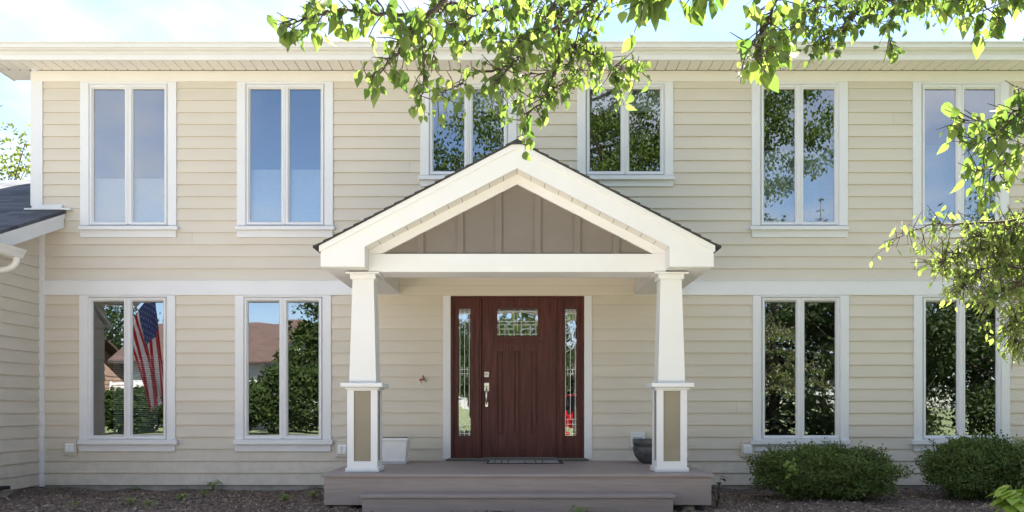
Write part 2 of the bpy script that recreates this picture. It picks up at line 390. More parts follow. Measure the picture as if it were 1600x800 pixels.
def siding(mb, u0, u1, z0, z1, opens, place, zfun=None, joints=()):
    """lap boards along u; place(u, out, z) -> point"""
    n0 = int(math.floor((z0 - ZBOT) / COURSE + 1e-6)); zb = ZBOT + n0 * COURSE
    while zb < z1 - 1e-4:
        zt = zb + COURSE
        lo, hi = max(zb, z0), min(zt, z1)
        zs = {lo, hi}
        for o in opens:
            for e in o[2:]:
                if lo + 1e-4 < e < hi - 1e-4: zs.add(e)
        zs = sorted(zs)
        jit = rnd.uniform(-.0012, .0012)
        cut = [u for (u, n) in joints if n == round((zb - ZBOT) / COURSE)]
        for a, b in zip(zs[:-1], zs[1:]):
            mid = (a + b) / 2
            iv = [(u0, u1)]
            for o in opens:
                if o[2] - 1e-6 < mid < o[3] + 1e-6:
                    nv = []
                    for p, q in iv:
                        if o[1] <= p or o[0] >= q: nv.append((p, q)); continue
                        if o[0] > p: nv.append((p, o[0]))
                        if o[1] < q: nv.append((o[1], q))
                    iv = nv
            for c in cut:
                nv = []
                for p, q in iv:
                    if p < c < q: nv += [(p, c - .0008), (c + .0008, q)]
                    else: nv.append((p, q))
                iv = nv
            pr = lambda z: .024 - .017 * (z - zb) / COURSE + jit
            for p, q in iv:
                v = [place(p, pr(a), a), place(q, pr(a), a), place(q, pr(b), b), place(p, pr(b), b)]
                mb.add(v, [(0, 1, 2, 3)])
                if abs(a - zb) < 1e-5:
                    mb.add([place(p, .004, a), place(q, .004, a), place(q, pr(a), a), place(p, pr(a), a)], [(0, 1, 2, 3)])
        zb = zt

mb = MB()
jn = [(X_(217), 0), (X_(301), 20), (X_(1150), 6), (X_(640), 26), (X_(1395), 30)]
siding(mb, XL + .02, XR, ZBOT, FR_BOT + .02, opens, lambda u, o, z: (u, -o, z), joints=jn)
siding_o = mb.build('siding', M['siding'], house)
# sheathing, side and back walls as a closed dark shell (rooms)
mb = MB()
yb, zt = 8.0, FR_TOP + .1
mb.add([(XL + .03, .25, .1), (XL + .03, yb, .1), (XL + .03, yb, zt), (XL + .03, .25, zt)], [(0, 1, 2, 3)])
mb.add([(XR, .25, .1), (XR, yb, .1), (XR, yb, zt), (XR, .25, zt)], [(3, 2, 1, 0)])
mb.add([(XL, yb, 0), (XR, yb, 0), (XR, yb, zt), (XL, yb, zt)], [(0, 1, 2, 3)])
mb.build('outer_wall', M['siding'], house)
mb = MB()
mb.box(XL + .06, XR - .05, .30, 4.6, .36, 2.55); mb.box(XL + .06, XR - .05, .30, 4.6, 2.75, 5.3)
# open the box fronts: delete front faces
keep = [i for i, f in enumerate(mb.f) if not all(abs(mb.v[k][1] - .30) < 1e-6 for k in f)]
mb.f = [mb.f[i] for i in keep]; mb.m = [mb.m[i] for i in keep]; mb.smooth = [mb.smooth[i] for i in keep]
# wall thickness around the openings, seen edge-on from outside
rects = [(X_(w.cx - 66), X_(w.cx + 66), Z_(w.fb + 2), Z_(w.ft - 2)) for w in wins] + [(X_(702), X_(915), .40, Z_(459))]
xs = sorted({XL + .04, XR - .02} | {r[0] for r in rects} | {r[1] for r in rects}); zs = sorted({.05, zt} | {r[2] for r in rects} | {r[3] for r in rects})
for a, b in zip(xs[:-1], xs[1:]):
    for c, d in zip(zs[:-1], zs[1:]):
        mx, mz_ = (a + b) / 2, (c + d) / 2
        if any(r[0] < mx < r[1] and r[2] < mz_ < r[3] for r in rects): continue
        mb.add([(a, .30, c), (b, .30, c), (b, .30, d), (a, .30, d)], [(3, 2, 1, 0)])
        mb.add([(a, .06, c), (b, .06, c), (b, .06, d), (a, .06, d)], [(0, 1, 2, 3)])
for r in rects:
    mb.add([(x, y, z) for y in (.06, .30) for x, z in ((r[0], r[2]), (r[1], r[2]), (r[1], r[3]), (r[0], r[3]))], [(0, 1, 5, 4), (1, 2, 6, 5), (2, 3, 7, 6), (3, 0, 4, 7)])
mb.build('interior', M['inside'], house)

# foundation
mb = MB(); mb.box(XL + .06, XR, -.004, .2, -.3, ZBOT + .02); mb.box(XW - .2, XW - .005, -1.5, 0, -.3, ZBOT + .02)
mb.build('foundation', M['concrete'], house)
# frieze, belly band, corner boards
TY = -.034
def pbox(mb, x0, x1, y0, y1, yf, yb_, c=.003):
    a = P(x0, y1, yf); b = P(x1, y0, yf); mb.box(a.x, b.x, yf, yb_, a.z, b.z, 0, c)
mb = MB(); pbox(mb, 48, 1900, 110, 127, TY - .004, 0)
mb.build('frieze_board', M['soffit'], house)
mb = MB(); pbox(mb, 68, 1900, 438, 461, TY, 0); pbox(mb, 68, 1900, 436.8, 438.6, TY - .012, 0); mb.build('belly_band', M['trim'], house)
mb = MB(); pbox(mb, 48, 66, 112.6, 321, TY - .002, 0); mb.box(XL - .004, XL + .02, 0, .12, Z_(321), FR_TOP)
mb.build('corner_board', M['trim'], house)
mb = MB(); a = P(60, 757, -.04); b = P(68.5, 366, -.04); mb.box(a.x, b.x, -.045, 0, a.z - .03, b.z + .2, 0, .003); mb.build('corner_board', M['trim'], house)
mb = MB(); pbox(mb, 50, 97, 319.5, 325.5, -.05, 0); pbox(mb, 37, 110, 325, 327.5, -.09, 0); mb.build('roof_flashing', M['trim'], house)

# eaves
YF = -.34                                       # fascia plane
ZS = 5.23
XE0, XE1 = -6.44, XR + .4
mb = MB()
y0, y1 = YF, .27
pitch = .1336; x = XE0
while x < XE1:
    mb.box(x + .0045, x + pitch - .0045, y0, -.05, ZS, ZS + .012)
    mb.box(x + pitch - .011, x + pitch + .005, -.066, -.05, ZS - .003, ZS + .0005, 1)
    x += pitch
mb.box(XE0, XE1, y0, -.04, ZS + .013, ZS + .02, 1)
mb.box(XE0, XL - .002, -.06, y1, ZS, ZS + .02)
mb.build('soffit', [M['soffit'], M['groove']], house)
mb = MB()
mb.box(XE0, XE1, YF - .022, YF, Z_(85, YF - .02), Z_(70, YF))
mb.box(XE0, XE1, YF - .036, YF, Z_(93.5, YF - .03), Z_(84.5, YF - .03), 0, .004)
mb.box(XE0 - .02, XE0, YF - .03, y1, ZS - .01, ZS + .17)
mb.build('fascia', M['cream'], house)
# K-style gutter
gz1 = Z_(64, YF - .15); gz0 = Z_(76, YF - .10)
prof = [(YF - .023, gz0), (YF - .085, gz0), (YF - .095, gz0 + .015), (YF - .105, gz0 + .045), (YF - .135, gz0 + .07), (YF - .140, gz1 - .015), (YF - .148, gz1 - .012), (YF - .148, gz1), (YF - .125, gz1), (YF - .125, gz1 - .06), (YF - .075, gz0 + .006), (YF - .030, gz0 + .006), (YF - .030, gz1), (YF - .023, gz1)]
mb = MB(); mb.prism_x(prof, XE0 - .02, XE1); mb.build('gutter', M['cream'], house)
# main roof
mb = MB(); YR, ZR = 4.0, 6.95
prof = [(YF - .06, gz1 - .01), (YR, ZR), (8.5, gz1 - .01), (8.5, gz1 - .06), (YR, ZR - .06), (YF - .04, gz1 - .06)]
mb.prism_x(prof, XE0 - .03, XE1); mb.build('roof', M['porch_shingle'], house)
mb = MB(); prof = [(YF - .03, gz1 - .065), (YR, ZR - .065), (8.45, gz1 - .065), (8.45, ZS), (YF, ZS)]
mb.prism_x([(.27, ZS + .03)] + [(.27, gz1 + .08), (YR, ZR - .065), (8.4, gz1 - .065), (8.4, ZS + .03)], XE0 + .38, XE0 + .41)
mb.build('gable_wall', M['siding'], house)
mb = MB()
mb.prism_x([(YF, gz1 - .07), (YR, ZR - .07), (YR, ZR - .24), (YF + .1, ZS + .02)], XE0 - .015, XE0 + .01)
mb.build('rake_board', M['trim'], house)

# ---- wing on the left
XK = -5.62                                       # rake edge
RS = .41
def rz(y): return Z_(328.5) + RS * y
YE, YRG = -1.85, 2.86
mb = MB()
siding(mb, 0, 1.5, ZBOT, 3.4, [], lambda u, o, z: (XW + o, -u, min(z, rz(-u) - .12)))
siding(mb, XW - 9, XW, ZBOT, 2.75, [], lambda u, o, z: (u, -1.5 - o, z))
mb.build('wing_siding', M['siding'], house)
mb = MB()
t = .035
vs = [(XK, YE, rz(YE)), (XK, -.028, rz(0)), (-15, -.028, rz(0)), (-15, YE, rz(YE))]
mb.add(vs + [(a, b, c - t) for a, b, c in vs], [(0, 1, 2, 3), (7, 6, 5, 4), (0, 4, 5, 1), (3, 2, 6, 7), (0, 3, 7, 4)])
xc = XL - .005
vs = [(xc, -.028, rz(-.028)), (xc, YRG, rz(YRG)), (-15, YRG, rz(YRG)), (-15, -.028, rz(-.028))]
mb.add(vs + [(a, b, c - t) for a, b, c in vs], [(0, 1, 2, 3), (7, 6, 5, 4), (1, 5, 6, 2)])
vs = [(xc, YRG, rz(YRG)), (xc, 7, rz(YRG) - 1.7), (-15, 7, rz(YRG) - 1.7), (-15, YRG, rz(YRG))]
mb.add(vs, [(0, 1, 2, 3)])
mb.build('wing_roof', M['shingle'], house)
mb = MB()
n = [(YE, rz(YE) - t - .002), (-.036, rz(-.036) - t - .002), (-.036, rz(-.036) - .21), (YE, rz(YE) - .21)]
mb.prism_x(n, XK - .045, XK - .022)
n = [(YE, rz(YE) - t - .002), (-.036, rz(-.036) - t - .002), (-.036, rz(-.036) - .09), (YE, rz(YE) - .09)]
mb.prism_x(n, XK - .022, XK - .008)
n = [(YE, rz(YE) - .17), (-.036, rz(-.036) - .17), (-.036, rz(-.036) - .20), (YE, rz(YE) - .20)]
mb.prism_x(n, XW - .02, XK - .045)
mb.box(-15, XK - .01, YE + .0, YE + .03, rz(YE) - .2, rz(YE) - .04)
mb.build('wing_fascia', M['trim'], house)
# wing gutter with end and elbow
Yg0, Yg1 = -1.05, -2.1
xo = X_(43, Yg0); zo = Z_(391.5, Yg0)
prof = [(xo - .14, zo), (xo - .13, zo), (xo - .13, zo - .085), (xo - .05, zo - .085), (xo - .035, zo - .05), (xo - .012, zo - .02), (xo - .01, zo - .008), (xo, zo - .008), (xo, zo), (xo - .02, zo), (xo - .02, zo - .012), (xo - .045, zo - .05), (xo - .058, zo - .092), (xo - .14, zo - .092)]
mb = MB(); mb.prism_y(prof, Yg1, Yg0); mb.prism_y([(xo - .135, zo - .002), (xo - .135, zo - .088), (xo - .055, zo - .088), (xo - .015, zo - .025), (xo - .004, zo - .002)], Yg0 - .004, Yg0 + .002)
g = mb.build('wing_gutter', M['cream'], house)
mb = MB()
y = Yg0 - .06
mb.tube([(xo - .085, y, zo - .08), (xo - .085, y, zo - .12), (xo - .10, y, zo - .16), (xo - .14, y, zo - .195), (xo - .2, y, zo - .215), (XW + .02, y, zo - .245), (XW + .02, y - .06, zo - .29), (XW + .04, y - .5, zo - .6)], .036, 10)
mb.build('downspout', M['cream'], g)
mb = MB(); mb.box(XW + .02, XW + .12, -1.4, -.79, .09, .13); mb.build('hose_bib_block', M['black'], house)

# ---- windows
def frame_ring(mb, x0, x1, z0, z1, wx, wz, yf, yb_, bev=0.0):
    """mitred rectangular frame with flat face at yf, sloping into yb_ over bev"""
    o = [(x0, z0), (x1, z0), (x1, z1), (x0, z1)]
    i1 = [(x0 + wx - bev, z0 + wz - bev), (x1 - wx + bev, z0 + wz - bev), (x1 - wx + bev, z1 - wz + bev), (x0 + wx - bev, z1 - wz + bev)]
    i2 = [(x0 + wx, z0 + wz), (x1 - wx, z0 + wz), (x1 - wx, z1 - wz), (x0 + wx, z1 - wz)]
    vs = [(x, yb_, z) for x, z in o] + [(x, yf, z) for x, z in o] + [(x, yf, z) for x, z in i1] + [(x, yf + (yb_ - yf) * .55, z) for x, z in i2] + [(x, yb_, z) for x, z in i2]
    fs = []
    for r in range(4):
        for k in range(4):
            a, b = r * 4 + k, r * 4 + (k + 1) % 4; fs.append((a, b, b + 4, a + 4))
    mb.add(vs, fs)
def ring_px(mb, x0, x1, y0, y1, wx, wy, yf, yb_, bev=0.0):
    a = P(x0, y1, yf); b = P(x1, y0, yf); s = (D + yf) / F
    frame_ring(mb, a.x, b.x, a.z, b.z, wx * s, wy * s, yf, yb_, bev)

for w in wins:
    c = w.cx
    mb = MB()
    fb = w.s0 - .3
    for s_ in (-1, 1):
        xa, xb = sorted((c + s_ * 75.2, c + s_ * 62.0)); pbox(mb, xa, xb, w.c0 + .3, fb, TY, .03)
    pbox(mb, c - 62, c + 62, w.c0 + .2, w.ft, TY + .004, .03)
    # jamb frame set inside the casing
    ring_px(mb, c - 61.7, c + 61.7, w.ft + .2, fb, 0.9, 1.0, TY + .006, .03, .002)
    pbox(mb, c - 1.3, c + 1.3, w.ft + 2, fb - 2, TY + .013, .06)
    win = mb.build('window', M['trim'], house)
    mb = MB(); ring_px(mb, c - 61.5, c + 61.5, w.ft + .4, fb - .2, 5, 5, .042, .058, 0); pbox(mb, c - 4, c + 4, w.ft + 2, fb - 2, .043, .058, 0); mb.build('frame', M['groove'], win)
    for s_ in (-1, 1):
        xa, xb = sorted((c + s_ * 60.2, c + s_ * 1.6))
        g0, g1 = sorted((c + s_ * 55.6, c + s_ * 7.2))
        mb = MB()
        ring_px(mb, xa, xb, w.ft + 1.8, fb - 1.6, (g0 - xa + xb - g1) / 2, (w.gt - w.ft - 1.8), TY + .018, .038, .018)
        mb.build('sash', M['vinyl'], win)
        mb = MB(); a = P(g0 - 2, w.gb + 2, .02); b = P(g1 + 2, w.gt - 2, .02)
        yv = .024
        tilt = rnd.uniform(-.0012, .0012); tz = rnd.uniform(-.001, .001)
        mb.add([(a.x, yv - tilt - tz, a.z), (b.x, yv + tilt - tz, a.z), (b.x, yv + tilt + tz, b.z), (a.x, yv - tilt + tz, b.z)], [(0, 1, 2, 3)])
        mb.build('pane', M['glass'], win)
        mb = MB(); pbox(mb, g0 - .5, g1 + .5, w.gt - 1, w.gt + 2.4, .016, .0225, 0); mb.build('dark_strip', M['dark_strip'], win)  # shadow at the glass top, painted as a dark strip
    mb = MB(); pbox(mb, c - 78, c + 77, w.s0, w.s1, -.085, 0); pbox(mb, c - 76, c + 75.5, w.s1 - .4, w.s1 + 1.0, -.06, 0); mb.build('sill', M['trim'], win)
    mb = MB(); pbox(mb, c - 75.2, c + 74.8, w.s1 + .3, w.a1, TY, 0); mb.build('apron', M['trim'], win)
    yi = .10
    if w.kind == 'shade':
        mb = MB(); y0_ = 279 if c < 300 else 265
        for s_ in (-1, 1):
            xa, xb = sorted((c + s_ * 59, c + s_ * 4)); pbox(mb, xa, xb, y0_, w.fb + 2, yi, yi + .03)
        mb.build('window_shade', M['shade'], win)
    if w.kind == 'half':
        mb = MB(); pbox(mb, c - 60, c + 60, 235, w.fb + 2, yi + .1, yi + .12); mb.build('window_shade', M['screen'], win)
    if w.kind == 'rail':
        mb = MB(); pbox(mb, c - 60, c + 60, 227, 230, yi, yi + .02); pbox(mb, c - 60, c + 60, 230, 352, yi + .1, yi + .12); mb.build('window_shade', M['shade'], win)
    if w.kind == 'blind_top':
        mb = MB(); pbox(mb, c - 60, c + 60, 132, 172, yi + .08, yi + .1); pbox(mb, c - 60, c + 60, 170.5, 174, yi + .05, yi + .1); mb.build('window_shade', M['screen'], win)
    if w.kind == 'blinds':
        mb = MB(); yy = 535.0
        while yy < 684:
            a = P(c - 22, yy, yi); b = P(c + 50 - abs(yy - 620) * .05, yy, yi)
            if 556 < yy < 677: mb.add([(a.x, yi, a.z), (b.x, yi, a.z), (b.x, yi + .02, a.z + .014), (a.x, yi + .02, a.z + .014)], [(0, 1, 2, 3)])
            yy += 3.2
        mb.build('window_blind', M['shade'], win)

# ---- front door unit
YD = .0
mb = MB()
pbox(mb, 692, 704, 455, 717.5, TY, .05); mb.build('door_casing', M['trim'], house)
mb = MB(); pbox(mb, 913, 925, 455, 717.5, TY, .05); mb.build('door_casing', M['trim'], house)
mb = MB()
pbox(mb, 703.5, 708, 461.5, 716, -.01, .12); pbox(mb, 909, 913.5, 461.5, 716, -.01, .12)
pbox(mb, 703.5, 913.5, 460, 464.8, -.012, .12)
for xa in (739.5, 870.5):
    pbox(mb, xa, xa + 12.5, 464.5, 716, .006, .12); pbox(mb, xa + 3.4, xa + 9.2, 464.5, 716, -.012, .006, .004)
mb.build('door_frame', M['wood'], house)
mb = MB(); pbox(mb, 700, 917, 716, 719.3, -.06, .12); pbox(mb, 753, 870, 714.6, 716.3, -.03, .05); mb.build('threshold', M['dark_strip'], house)

def stained(parent, x0, x1, y0, y1, yv, lines):
    mb = MB(); a = P(x0 - 1, y1 + 1, yv); b = P(x1 + 1, y0 - 1, yv)
    mb.add([(a.x, yv, a.z), (b.x, yv, a.z), (b.x, yv, b.z), (a.x, yv, b.z)], [(0, 1, 2, 3)]); mb.build('pane', M['lead_glass'], parent)
    mb = MB()
    for (xa, ya, xb, yb2) in lines:
        t_ = .32
        pbox(mb, min(xa, xb) - t_, max(xa, xb) + t_, min(ya, yb2) - t_, max(ya, yb2) + t_, yv - .006, yv + .002, 0)
    mb.build('leading', M['lead'], parent)

def panel_with_hole(mb, x0, x1, y0, y1, h, yf, yb_):
    hx0, hx1, hy0, hy1 = h
    pbox(mb, x0, hx0, y0, y1, yf, yb_, 0); pbox(mb, hx1, x1, y0, y1, yf, yb_, 0)
    pbox(mb, hx0, hx1, y0, hy0, yf, yb_, 0); pbox(mb, hx0, hx1, hy1, y1, yf, yb_, 0)
# sidelights
for (x0, x1, g0, g1) in ((708, 739.5, 716.5, 735.3), (883.5 - 0.5, 909, 881.4, 901)):
    if g0 > 800: x0 = 876
    mb = MB(); ys = .03
    panel_with_hole(mb, min(x0, g0 - 5), x1, 465, 716, (g0, g1, 482, 681), ys, ys + .045)
    ring_px(mb, g0 - 4, g1 + 4, 478, 685, 4, 4, ys - .012, ys + .02, .008)
    sl_ = mb.build('sidelight', M['wood'], house)
    m_ = (g0 + g1) / 2; i0, i1 = g0 + 2.2, g1 - 2.2
    ln = [(g0, 484.3, g1, 484.3), (g0, 490, g1, 490), (g0, 500, g1, 500), (i0, 482, i0, 681), (i1, 482, i1, 681), (m_, 500, m_, 655), (m_ - 4, 490, m_ - 4, 500), (m_ + 4, 490, m_ + 4, 500),
          (m_, 482, m_, 490), (g0, 655, g1, 655), (g0, 663, g1, 663), (g0, 672, g1, 672), (g0, 677.5, g1, 677.5), (m_ - 4, 655, m_ - 4, 672), (m_ + 4, 655, m_ + 4, 672), (m_, 672, m_, 681),
          (i0, 577, i1, 577), (i0, 584, i1, 584), (m_ - 4, 574, m_ - 4, 587), (m_ + 4, 574, m_ + 4, 587)]
    stained(sl_, g0, g1, 482, 681, ys + .02, ln)
# door leaf
mb = MB(); yd = .035
gx0, gx1, gy0, gy1 = 777, 840.5, 482, 525
pan = [(776.4, 786.6), (803, 813), (829.6, 839.8)]; py0, py1 = 548, 679
# rails, stiles and planks at yd, recessed grooves at yd+.014
pbox(mb, 752.9, 869.9, 464.9, gy0, yd, yd + .04, 0); pbox(mb, 752.9, 869.9, py1, 714.6, yd, yd + .04, 0)
pbox(mb, 752.9, gx0, gy0, gy1, yd, yd + .04, 0); pbox(mb, gx1, 869.9, gy0, gy1, yd, yd + .04, 0)
pbox(mb, 752.9, 869.9, gy1, py0, yd, yd + .04, 0)
xs = [752.9] + [v for p in pan for v in p] + [869.9]
for i in range(0, len(xs), 2): pbox(mb, xs[i], xs[i + 1], py0, py1, yd, yd + .04, 0)
for a, b in pan:
    pbox(mb, a, b, py0, py1, yd + .018, yd + .04, 0)
    pbox(mb, a + 2.2, b - 2.2, py0 + 2.5, py1 - 2.5, yd + .006, yd + .018, .005)
# plank grooves beside the panels, shown as shallow beads
for xq in (794.8, 821.3): pbox(mb, xq - .5, xq + .5, py0 - 4, py1 + 3, yd - .004, yd, 0)
pbox(mb, 770.5, 848, 531.5, 535.5, yd - .012, yd, .004)
ring_px(mb, gx0 - 3.4, gx1 + 3.4, gy0 - 3.4, gy1 + 3.4, 3.4, 3.4, yd - .012, yd + .02, .008)
door = mb.build('door', M['wood'], house)
m_ = (gx0 + gx1) / 2
stained(door, gx0, gx1, gy0, gy1, yd + .02, [(gx0, gy0 + 4, gx1, gy0 + 4), (gx0, gy1 - 3, gx1, gy1 - 3), (gx0 + 3, gy0, gx0 + 3, gy1), (gx1 - 3, gy0, gx1 - 3, gy1), (m_ - 5.5, gy0, m_ - 5.5, gy1), (m_ + 5.5, gy0, m_ + 5.5, gy1),
        (gx0, 502, gx1, 502), (gx0, 507.5, gx1, 507.5), (gx0 + 12, 507, gx0 + 12, gy1), (gx1 - 12, 507, gx1 - 12, gy1), (m_, 495, m_, 516), (gx0 + 3, 514, m_ - 5.5, 514), (m_ + 5.5, 514, gx1 - 3, 514)])
q = P(760.2, 585, yd)
mb = MB(); mb.add(*(lambda vs, fs: (vs, fs))([], [])); pbox(mb, 756.4, 764, 580.5, 589.5, yd - .012, yd, .006)
mb.tube([(q.x, yd - .012, q.z), (q.x, yd - .03, q.z)], .018, 16); mb.build('deadbolt', M['nickel'], door)
mb = MB(); pbox(mb, 756.2, 764.2, 598, 611.5, yd - .012, yd, .006)
h0 = P(760.2, 607, yd); h1 = P(760.2, 632, yd)
mb.tube([(h0.x, yd - .01, h0.z), (h0.x, yd - .05, h0.z - .02), (h0.x, yd - .062, h0.z - .07), (h0.x, yd - .058, h1.z + .06), (h0.x, yd - .035, h1.z + .01), (h0.x, yd, h1.z)], [.010, .011, .012, .010, .008, .008], 10)
pbox(mb, 757.8, 762.8, 628, 636, yd - .012, yd, .005); mb.tube([(h0.x, yd - .03, h0.z + .015), (h0.x, yd - .05, h0.z + .02)], [.01, .014], 10)
mb.build('handle', M['nickel'], door)

# ---- porch
DF = 8.127 - D                                    # deck front plane y
DZ = .37
mb = MB(); y = DF
xd0, xd1 = -1.945, 1.957
n = 15; bw = (-.03 - DF) / n
for i in range(n):
    mb.box(xd0, xd1, DF + i * bw + (.0 if i == 0 else .003), DF + (i + 1) * bw - .003, DZ - .028, DZ, 0, .003)
mb.build('porch_deck', M['deck'], house)
mb = MB()
mb.box(xd0 + .025, xd1 - .025, DF + .022, DF + .045, .062, DZ - .0285); mb.box(xd0 + .025, xd0 + .045, DF + .045, -.03, .062, DZ - .0285); mb.box(xd1 - .045, xd1 - .025, DF + .045, -.03, .062, DZ - .0285)
mb.build('deck_skirt', M['deck'], house)
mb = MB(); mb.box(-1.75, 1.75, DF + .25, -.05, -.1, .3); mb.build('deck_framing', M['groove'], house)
mb = MB(); SZ = .186; sf = 7.90 - D
sx0, sx1 = X_(561.5, sf), X_(1056, sf)
mb.box(sx0, sx1, sf, DF + .018, SZ - .03, SZ, 0, .004); mb.box(sx0 + .022, sx1 - .022, sf + .022, sf + .045, -.05, SZ - .0305); mb.box(sx0 + .022, sx0 + .045, sf + .045, DF + .02, -.05, SZ - .0305); mb.box(sx1 - .045, sx1 - .022, sf + .045, DF + .02, -.05, SZ - .0305)
mb.build('porch_step', M['deck'], house)

CY = 8.544 - D
for s_ in (-1, 1):
    cx = s_ * 1.586
    mb = MB(); hh = .154
    z0, z1 = DZ + .046, 1.24
    mb.box(cx - hh + .016, cx + hh - .016, CY - hh + .016, CY + hh - .016, z0, z1)
    for ax in range(4):
        ca, sa = math.cos(ax * math.pi / 2), math.sin(ax * math.pi / 2)
        for (u0, u1, v0, v1) in ((-hh, -hh + .067, z0, z1), (hh - .067, hh, z0, z1), (-hh + .067, hh - .067, z1 - .036, z1), (-hh + .067, hh - .067, z0, z0 + .064)):
            pts = [(u, w_, v) for v in (v0, v1) for w_ in (-hh, -hh + .016) for u in ((u0 if u0 != -hh else u0), u1)]
            if ax % 2 and abs(u0) == hh or (ax % 2 and u1 == hh):
                pts = [(max(min(u, hh - .001), -hh + .001), w_ + .0012, v) for u, w_, v in pts]
            vs = [(cx + u * ca - w_ * sa, CY + u * sa + w_ * ca, v) for u, w_, v in pts]
            mb.add(vs, [(0, 2, 3, 1), (4, 5, 7, 6), (0, 1, 5, 4), (2, 6, 7, 3), (0, 4, 6, 2), (1, 3, 7, 5)])
    colm = mb.build('column', M['trim'], house)
    mb = MB()
    for ax in range(4):
        ca, sa = math.cos(ax * math.pi / 2), math.sin(ax * math.pi / 2)
        pts = [(u, w_, v) for v in (z0 + .06, z1 - .032) for w_ in (-hh + .0135, -hh + .019) for u in (-hh + .06, hh - .06)]
        vs = [(cx + u * ca - w_ * sa, CY + u * sa + w_ * ca, v) for u, w_, v in pts]
        mb.add(vs, [(0, 2, 3, 1), (4, 5, 7, 6), (0, 1, 5, 4), (2, 6, 7, 3), (0, 4, 6, 2), (1, 3, 7, 5)])
    mb.build('panel', M['olive'], colm)
    mb = MB(); mb.box(cx - .172, cx + .172, CY - .172, CY + .172, DZ, DZ + .047, 0, .006); mb.build('plinth', M['trim'], colm)
    mb = MB(); mb.box(cx - .215, cx + .215, CY - .215, CY + .215, 1.2395, 1.284, 0, .006); mb.box(cx - .178, cx + .178, CY - .178, CY + .178, 1.215, 1.2395, 0, .008); mb.build('ledge', M['trim'], colm)
    mb = MB(); mb.frustum(cx, CY, 1.284, .1375, 2.37, .108); mb.build('shaft', M['cream'], colm)
    mb = MB(); mb.box(cx - .132, cx + .132, CY - .132, CY + .132, 2.352, 2.405, 0, .006); mb.box(cx - .175, cx + .175, CY - .15, CY + .15, 2.405, 2.4255, 0, .005); mb.build('cap', M['cream'], colm)

# beam, eave boxes, ceiling
BF = 8.42 - D; BB = 8.79 - D; FY = 8.20 - D
mb = MB(); mb.box(-1.527, 1.527, BF, BB, 2.425, 2.612, 0, .003); mb.box(-1.46, 1.46, BB, BB + .03, 2.45, 2.76); mb.build('porch_beam', M['cream'], house)
for s_ in (-1, 1):
    mb = MB()
    mb.prism_y([(s_ * 1.46, 2.44), (s_ * 1.527, 2.44), (s_ * 1.527, 2.85), (s_ * 1.46, 2.885)], BB, -.06)
    mb.prism_y([(s_ * 1.527, 2.44), (s_ * 1.96, 2.44), (s_ * 1.96, 2.63), (s_ * 1.527, 2.85)], FY + .04, -.005)
    mb.build('porch_eave', M['cream'], house)
mb = MB(); mb.box(-1.46, 1.46, BB + .03, -.01, 2.75, 2.78)
for k in range(1, 20): mb.box(-1.46 + k * .146 - .002, -1.46 + k * .146 + .002, BB + .031, -.06, 2.747, 2.752, 1)
mb.build('porch_ceiling', [M['cream'], M['groove']], house)
mb = MB(); mb.box(-1.46, 1.46, -.052, -.0, Z_(462, -.05), 2.75); mb.box(-1.46, 1.46, -.07, -.052, Z_(446, -.06), 2.75); mb.build('porch_header', M['siding'], house)
# gable
ys = 3.432; sl2 = .5145
mb = MB(); gy = 8.455 - D
mb.prism_y([(-1.527, 2.61), (1.527, 2.61), (1.527, ys - sl2 * 1.527 + .03), (0, ys + .03), (-1.527, ys - sl2 * 1.527 + .03)], gy, gy + .02)
gab = mb.build('porch_gable', M['tan'], house)
for px_ in (657, 719, 779, 840, 902, 963):
    xa = X_(px_ - 5, gy - .02); xb = X_(px_ + 5, gy - .02)
    top = lambda x: ys - .09 - sl2 * abs(x)
    mb = MB(); mb.prism_y([(xa, 2.612), (xb, 2.612), (xb, top(xb)), (xa, top(xa))], gy - .02, gy); mb.build('batten', M['tan'], gab)
mb = MB()
for s_ in (-1, 1):
    mb.prism_y([(s_ * 1.527, ys - sl2 * 1.527 - .002), (0, ys - .002), (0, ys - .102), (s_ * 1.395, 2.613), (s_ * 1.527, 2.613)], BF, gy - .001)
mb.build('gable_trim', M['cream'], gab)
mb = MB()                                          # sloping soffit strips under the overhang
for s_ in (-1, 1):
    u = 0.0
    while u < 1.52:
        v = min(u + .14, 1.527)
        a0, a1 = s_ * (u + .0025), s_ * (v - .0025)
        za, zb2 = ys - sl2 * abs(a0), ys - sl2 * abs(a1)
        mb.add([(a0, FY + .04, za), (a1, FY + .04, zb2), (a1, gy, zb2), (a0, gy, za)], [(0, 1, 2, 3)])
        u = v
    mb.add([(0, FY + .04, ys + .006), (s_ * 1.527, FY + .04, ys + .006 - sl2 * 1.527), (s_ * 1.527, gy, ys + .006 - sl2 * 1.527), (0, gy, ys + .006)], [(0, 1, 2, 3)], 1)
mb.build('rake_soffit', [M['soffit'], M['groove']], house)
mb = MB()                                          # front rake boards with the boxed returns
top = 3.689; st = .5246; xo = 1.967; zl = 2.442
for s_ in (-1, 1):
    mb.prism_y([(0, ys - .004), (0, top), (s_ * xo, top - st * xo), (s_ * xo, zl), (s_ * 1.527, zl), (s_ * 1.527, ys - .004 - sl2 * 1.527)], FY, FY + .04)
mb.build('porch_fascia', M['cream'], house)
mb = MB()
for s_ in (-1, 1):
    mb.prism_y([(0, top - .062), (0, top - .002), (s_ * (xo + .012), top - .002 - st * (xo + .012)), (s_ * (xo + .012), top - .062 - st * (xo + .012))], FY - .018, FY)
mb.build('rake_moulding', M['cream'], house)
mb = MB()
